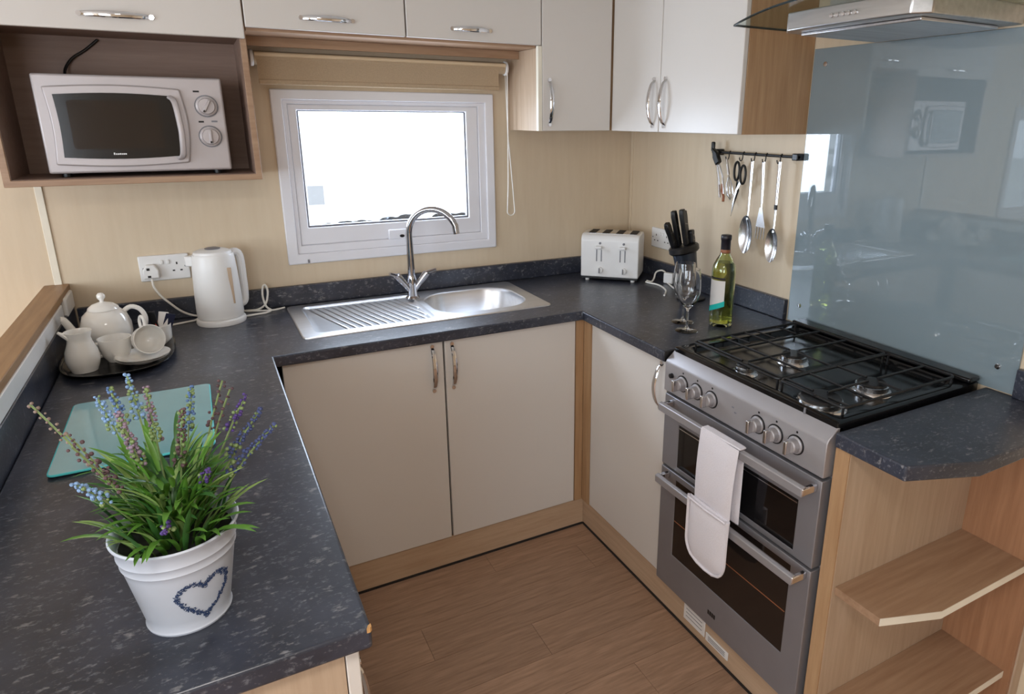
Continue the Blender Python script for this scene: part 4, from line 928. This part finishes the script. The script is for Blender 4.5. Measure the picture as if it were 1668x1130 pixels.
for y0, y1 in ((-1.098, -1.428), (-1.436, -1.628)):
    ps = ck.part('pan_support', MB().tube([(x, y, .930) for x, y in rrect(1.562, 1.978, y1, y0, .012, 3)], .0038, 6, closed=True), 'iron', hob)
    fr = []
    for x, y, r in burn:
        if not (y1 < y < y0): continue
        for a in range(4):
            dx, dy = ((1, 0), (0, 1), (-1, 0), (0, -1))[a]
            ex = {1: 1.978 if x > 1.7 else 1.664, -1: 1.562 if x < 1.7 else 1.664, 0: x}[dx]; ey = {1: y0, -1: y1, 0: y}[dy]
            m = MB(); bar(m, x+dx*r*.45, y+dy*r*.45, ex, ey, .931); ck.part('finger', m, 'iron', ps)
    m = MB(); bar(m, 1.664, y0, 1.664, y1); ck.part('cross_bar', m, 'iron', ps)
    if y0 > -1.2:
        for x in (1.70, 1.80, 1.89):
            m = MB(); bar(m, x, y0, x, y0-.085, .930, .0028); ck.part('finger', m, 'iron', ps)
        m = MB(); bar(m, 1.562, y0-.10, 1.978, y0-.10); ck.part('cross_bar', m, 'iron', ps)
    for x in (1.566, 1.974):
        for y in (y0-.004, y1+.004): ck.part('support_leg', MB().tube([(x, y, .930), (x, y, .9005)], .0035, 6), 'iron', ps)

# ------------------------------------------------------------------ oven glove over the handle
tw = Thing('oven_glove', 'white padded oven glove hanging over the upper oven handle', 'oven glove', (1.435, -1.37, 0.37))
def quilt(poly_fn, z0, z1, x_fn, th, n=14, mw=8):
    """cloth slab: poly_fn(z)->(ya,yb); x_fn(y-fraction,z)->x"""
    V = []; F = []
    for s in (0, 1):
        for i in range(n+1):
            z = z0+(z1-z0)*i/n; ya, yb = poly_fn(i/n)
            for j in range(mw+1):
                t = j/mw; edge = min(t, 1-t, i/n*.8+.02 if i < n/2 else (1-i/n)*.8+.02)
                puff = th*(min(1, edge*6)**.5)
                V.append((x_fn(t, i/n)-(puff if s == 0 else 0), ya+(yb-ya)*t, z))
    W = mw+1; N = (n+1)*W
    for i in range(n):
        for j in range(mw):
            a = i*W+j; F.append((a, a+1, a+W+1, a+W)); F.append((N+a, N+a+W, N+a+W+1, N+a+1))
    for i in range(n):
        for a in (i*W, i*W+mw): F.append((a, a+W, N+a+W, N+a))
    for j in range(mw): F.append((j, j+1, N+j+1, N+j)); a = n*W+j; F.append((a, N+a, N+a+1, a+1))
    return MB().add(V, F)
tw.part('strap', quilt(lambda t: (-1.288-.008*t, -1.432-.012*t), .552, .768, lambda t, v: 1.4365-.004*sin(pi*v)+.002*sin(5*t), .006), 'towel')
tw.part('strap_fold', MB().box(1.4365, 1.459, -1.297, -1.444, .7665, .7715), 'towel', bevel=.002)
tw.part('back_strap', quilt(lambda t: (-1.305, -1.434), .54, .768, lambda t, v: 1.4645+.0*v, .005), 'towel')
def pocket(t):
    k = (1-t); r = 0.0
    if t < .32: r = (1-math.sqrt(max(0, 1-((.32-t)/.32)**2)))*.060
    return (-1.276-r*.9, -1.436+r*.75)
pk = tw.part('pocket', quilt(pocket, .372, .560, lambda t, v: 1.4325-.003*sin(pi*v), .011, 18, 10), 'towel')
tw.part('hem', MB().tube([(1.4205, -1.280, .556), (1.4195, -1.35, .554), (1.4205, -1.432, .556)], .0035, 6), 'towel', pk)
# binding tape down the pocket edge
bp_ = []
for i in range(19):
    t = 1-i/18; ya, yb = pocket(t); bp_.append((1.4255, yb+.001, .372+.188*t))
tw.part('binding', MB().tube(bp_, .0042, 6), 'towel', pk)
bp_ = []
for i in range(19):
    t = 1-i/18; ya, yb = pocket(t); bp_.append((1.4255, ya-.001, .372+.188*t))
tw.part('binding', MB().tube(bp_, .0042, 6), 'towel', pk)
ba, bb = pocket(0); tw.part('binding', MB().tube([(1.4255, ba, .373), (1.4255, (ba+bb)/2, .370), (1.4255, bb, .373)], .0042, 6), 'towel', pk)

# ------------------------------------------------------------------ end shelf unit
eu = Thing('end_shelf_unit', 'open oak end unit with clipped-corner shelves right of the cooker', 'shelf unit', (1.78, -1.78, 0))
eu.part('side_panel', MB().box(1.512, 2.01, -1.664, -1.700, 0.0, H-T-.001), 'oak_pale')
eu.part('front_edge', MB().box(1.508, 1.5118, -1.663, -1.699, 0.0, H-T-.001), 'oak')
eu.part('back_panel', MB().box(2.010, 2.0225, -1.664, -1.884, 0.0, H-T-.001), 'oak_warm')
def shelf_poly(): return [(2.0095, -1.7005), (1.520, -1.7005), (1.522, -1.818), (1.664, -1.868), (2.0095, -1.868)]
for z in (.515, .190):
    s_ = eu.part('shelf', MB().prism(shelf_poly(), z-.020, z), 'oak_x')
    eu.part('edging', MB().prism([(1.522, -1.8182), (1.664, -1.8682), (2.009, -1.8682), (2.009, -1.8695), (1.6635, -1.8695), (1.5215, -1.8194)], z-.0195, z-.0005), 'edge', s_)
eu.part('plinth', MB().box(1.60, 2.009, -1.80, -1.815, 0.0, .169), 'plinth')
solo('end_post', MB().box(2.0235, XW-.001, -1.664, -1.888, 0.0, H-T-.001), 'oak_pale', 'pale oak post closing the end unit against the wall', 'panel', (2.04, -1.78, 0))

# ------------------------------------------------------------------ cooker hood
hd_ = Thing('cooker_hood', 'stainless cooker hood with a curved glass canopy above the splashback', 'cooker hood', (1.88, -1.39, 1.77))
HC, HW = -1.395, 0.325
body = [(2.055, HC+.20), (1.72, HC+.20), (1.690, HC+.17), (1.683, HC+.08), (1.682, HC), (1.683, HC-.08), (1.690, HC-.17), (1.72, HC-.20), (2.055, HC-.20)]
hd_.part('body', MB().prism(body, 1.772, 1.815), 'hood', bevel=.003)
hd_.part('filter_panel', MB().prism([(2.02, HC+.165), (1.735, HC+.165), (1.735, HC-.165), (2.02, HC-.165)], 1.764, 1.7715), 'steel', bevel=.002)
hd_.part('chimney', MB().box(1.86, 2.056, HC-.11, HC+.11, 1.86, CEIL-.002), 'hood', bevel=.002)
hd_.part('riser', MB().prism([(2.055, HC+.14), (1.80, HC+.14), (1.80, HC-.14), (2.055, HC-.14)], 1.8340, 1.8595), 'hood')
for k in range(5): hd_.part('button', MB().lathe([(0, 0), (.0055, 0), (.005, .004), (0, .0045)], 12, (1.6825, HC+.032-.016*k-.005, 1.792), (-1, 0, 0)), 'chrome')
V = []; F = []; N = 24
def cz(t): return 1.798+.030*(1-(2*t-1)**2)
def fx(t): return 1.655-.035*(1-(2*t-1)**2)
for i in range(N+1):
    t = i/N; y = HC+HW-2*HW*t
    for x, dz in ((2.05, 0), (fx(t), 0), (fx(t), .005), (2.05, .005)): V.append((x, y, cz(t)+dz))
for i in range(N):
    for k in range(4): a = i*4; F.append((a+k, a+(k+1) % 4, a+4+(k+1) % 4, a+4+k))
F += [(0, 1, 2, 3), (N*4+3, N*4+2, N*4+1, N*4)]
gc = hd_.part('glass_canopy', MB().add(V, F), 'hoodglass')
rim = [(fx(i/N)-.001, HC+HW-2*HW*i/N, cz(i/N)+.0025) for i in range(N+1)]
hd_.part('glass_edge', MB().tube([(2.05, HC+HW+.001, cz(0)+.0025)]+rim+[(2.05, HC-HW-.001, cz(1)+.0025)], .003, 6), 'hoodedge', gc)
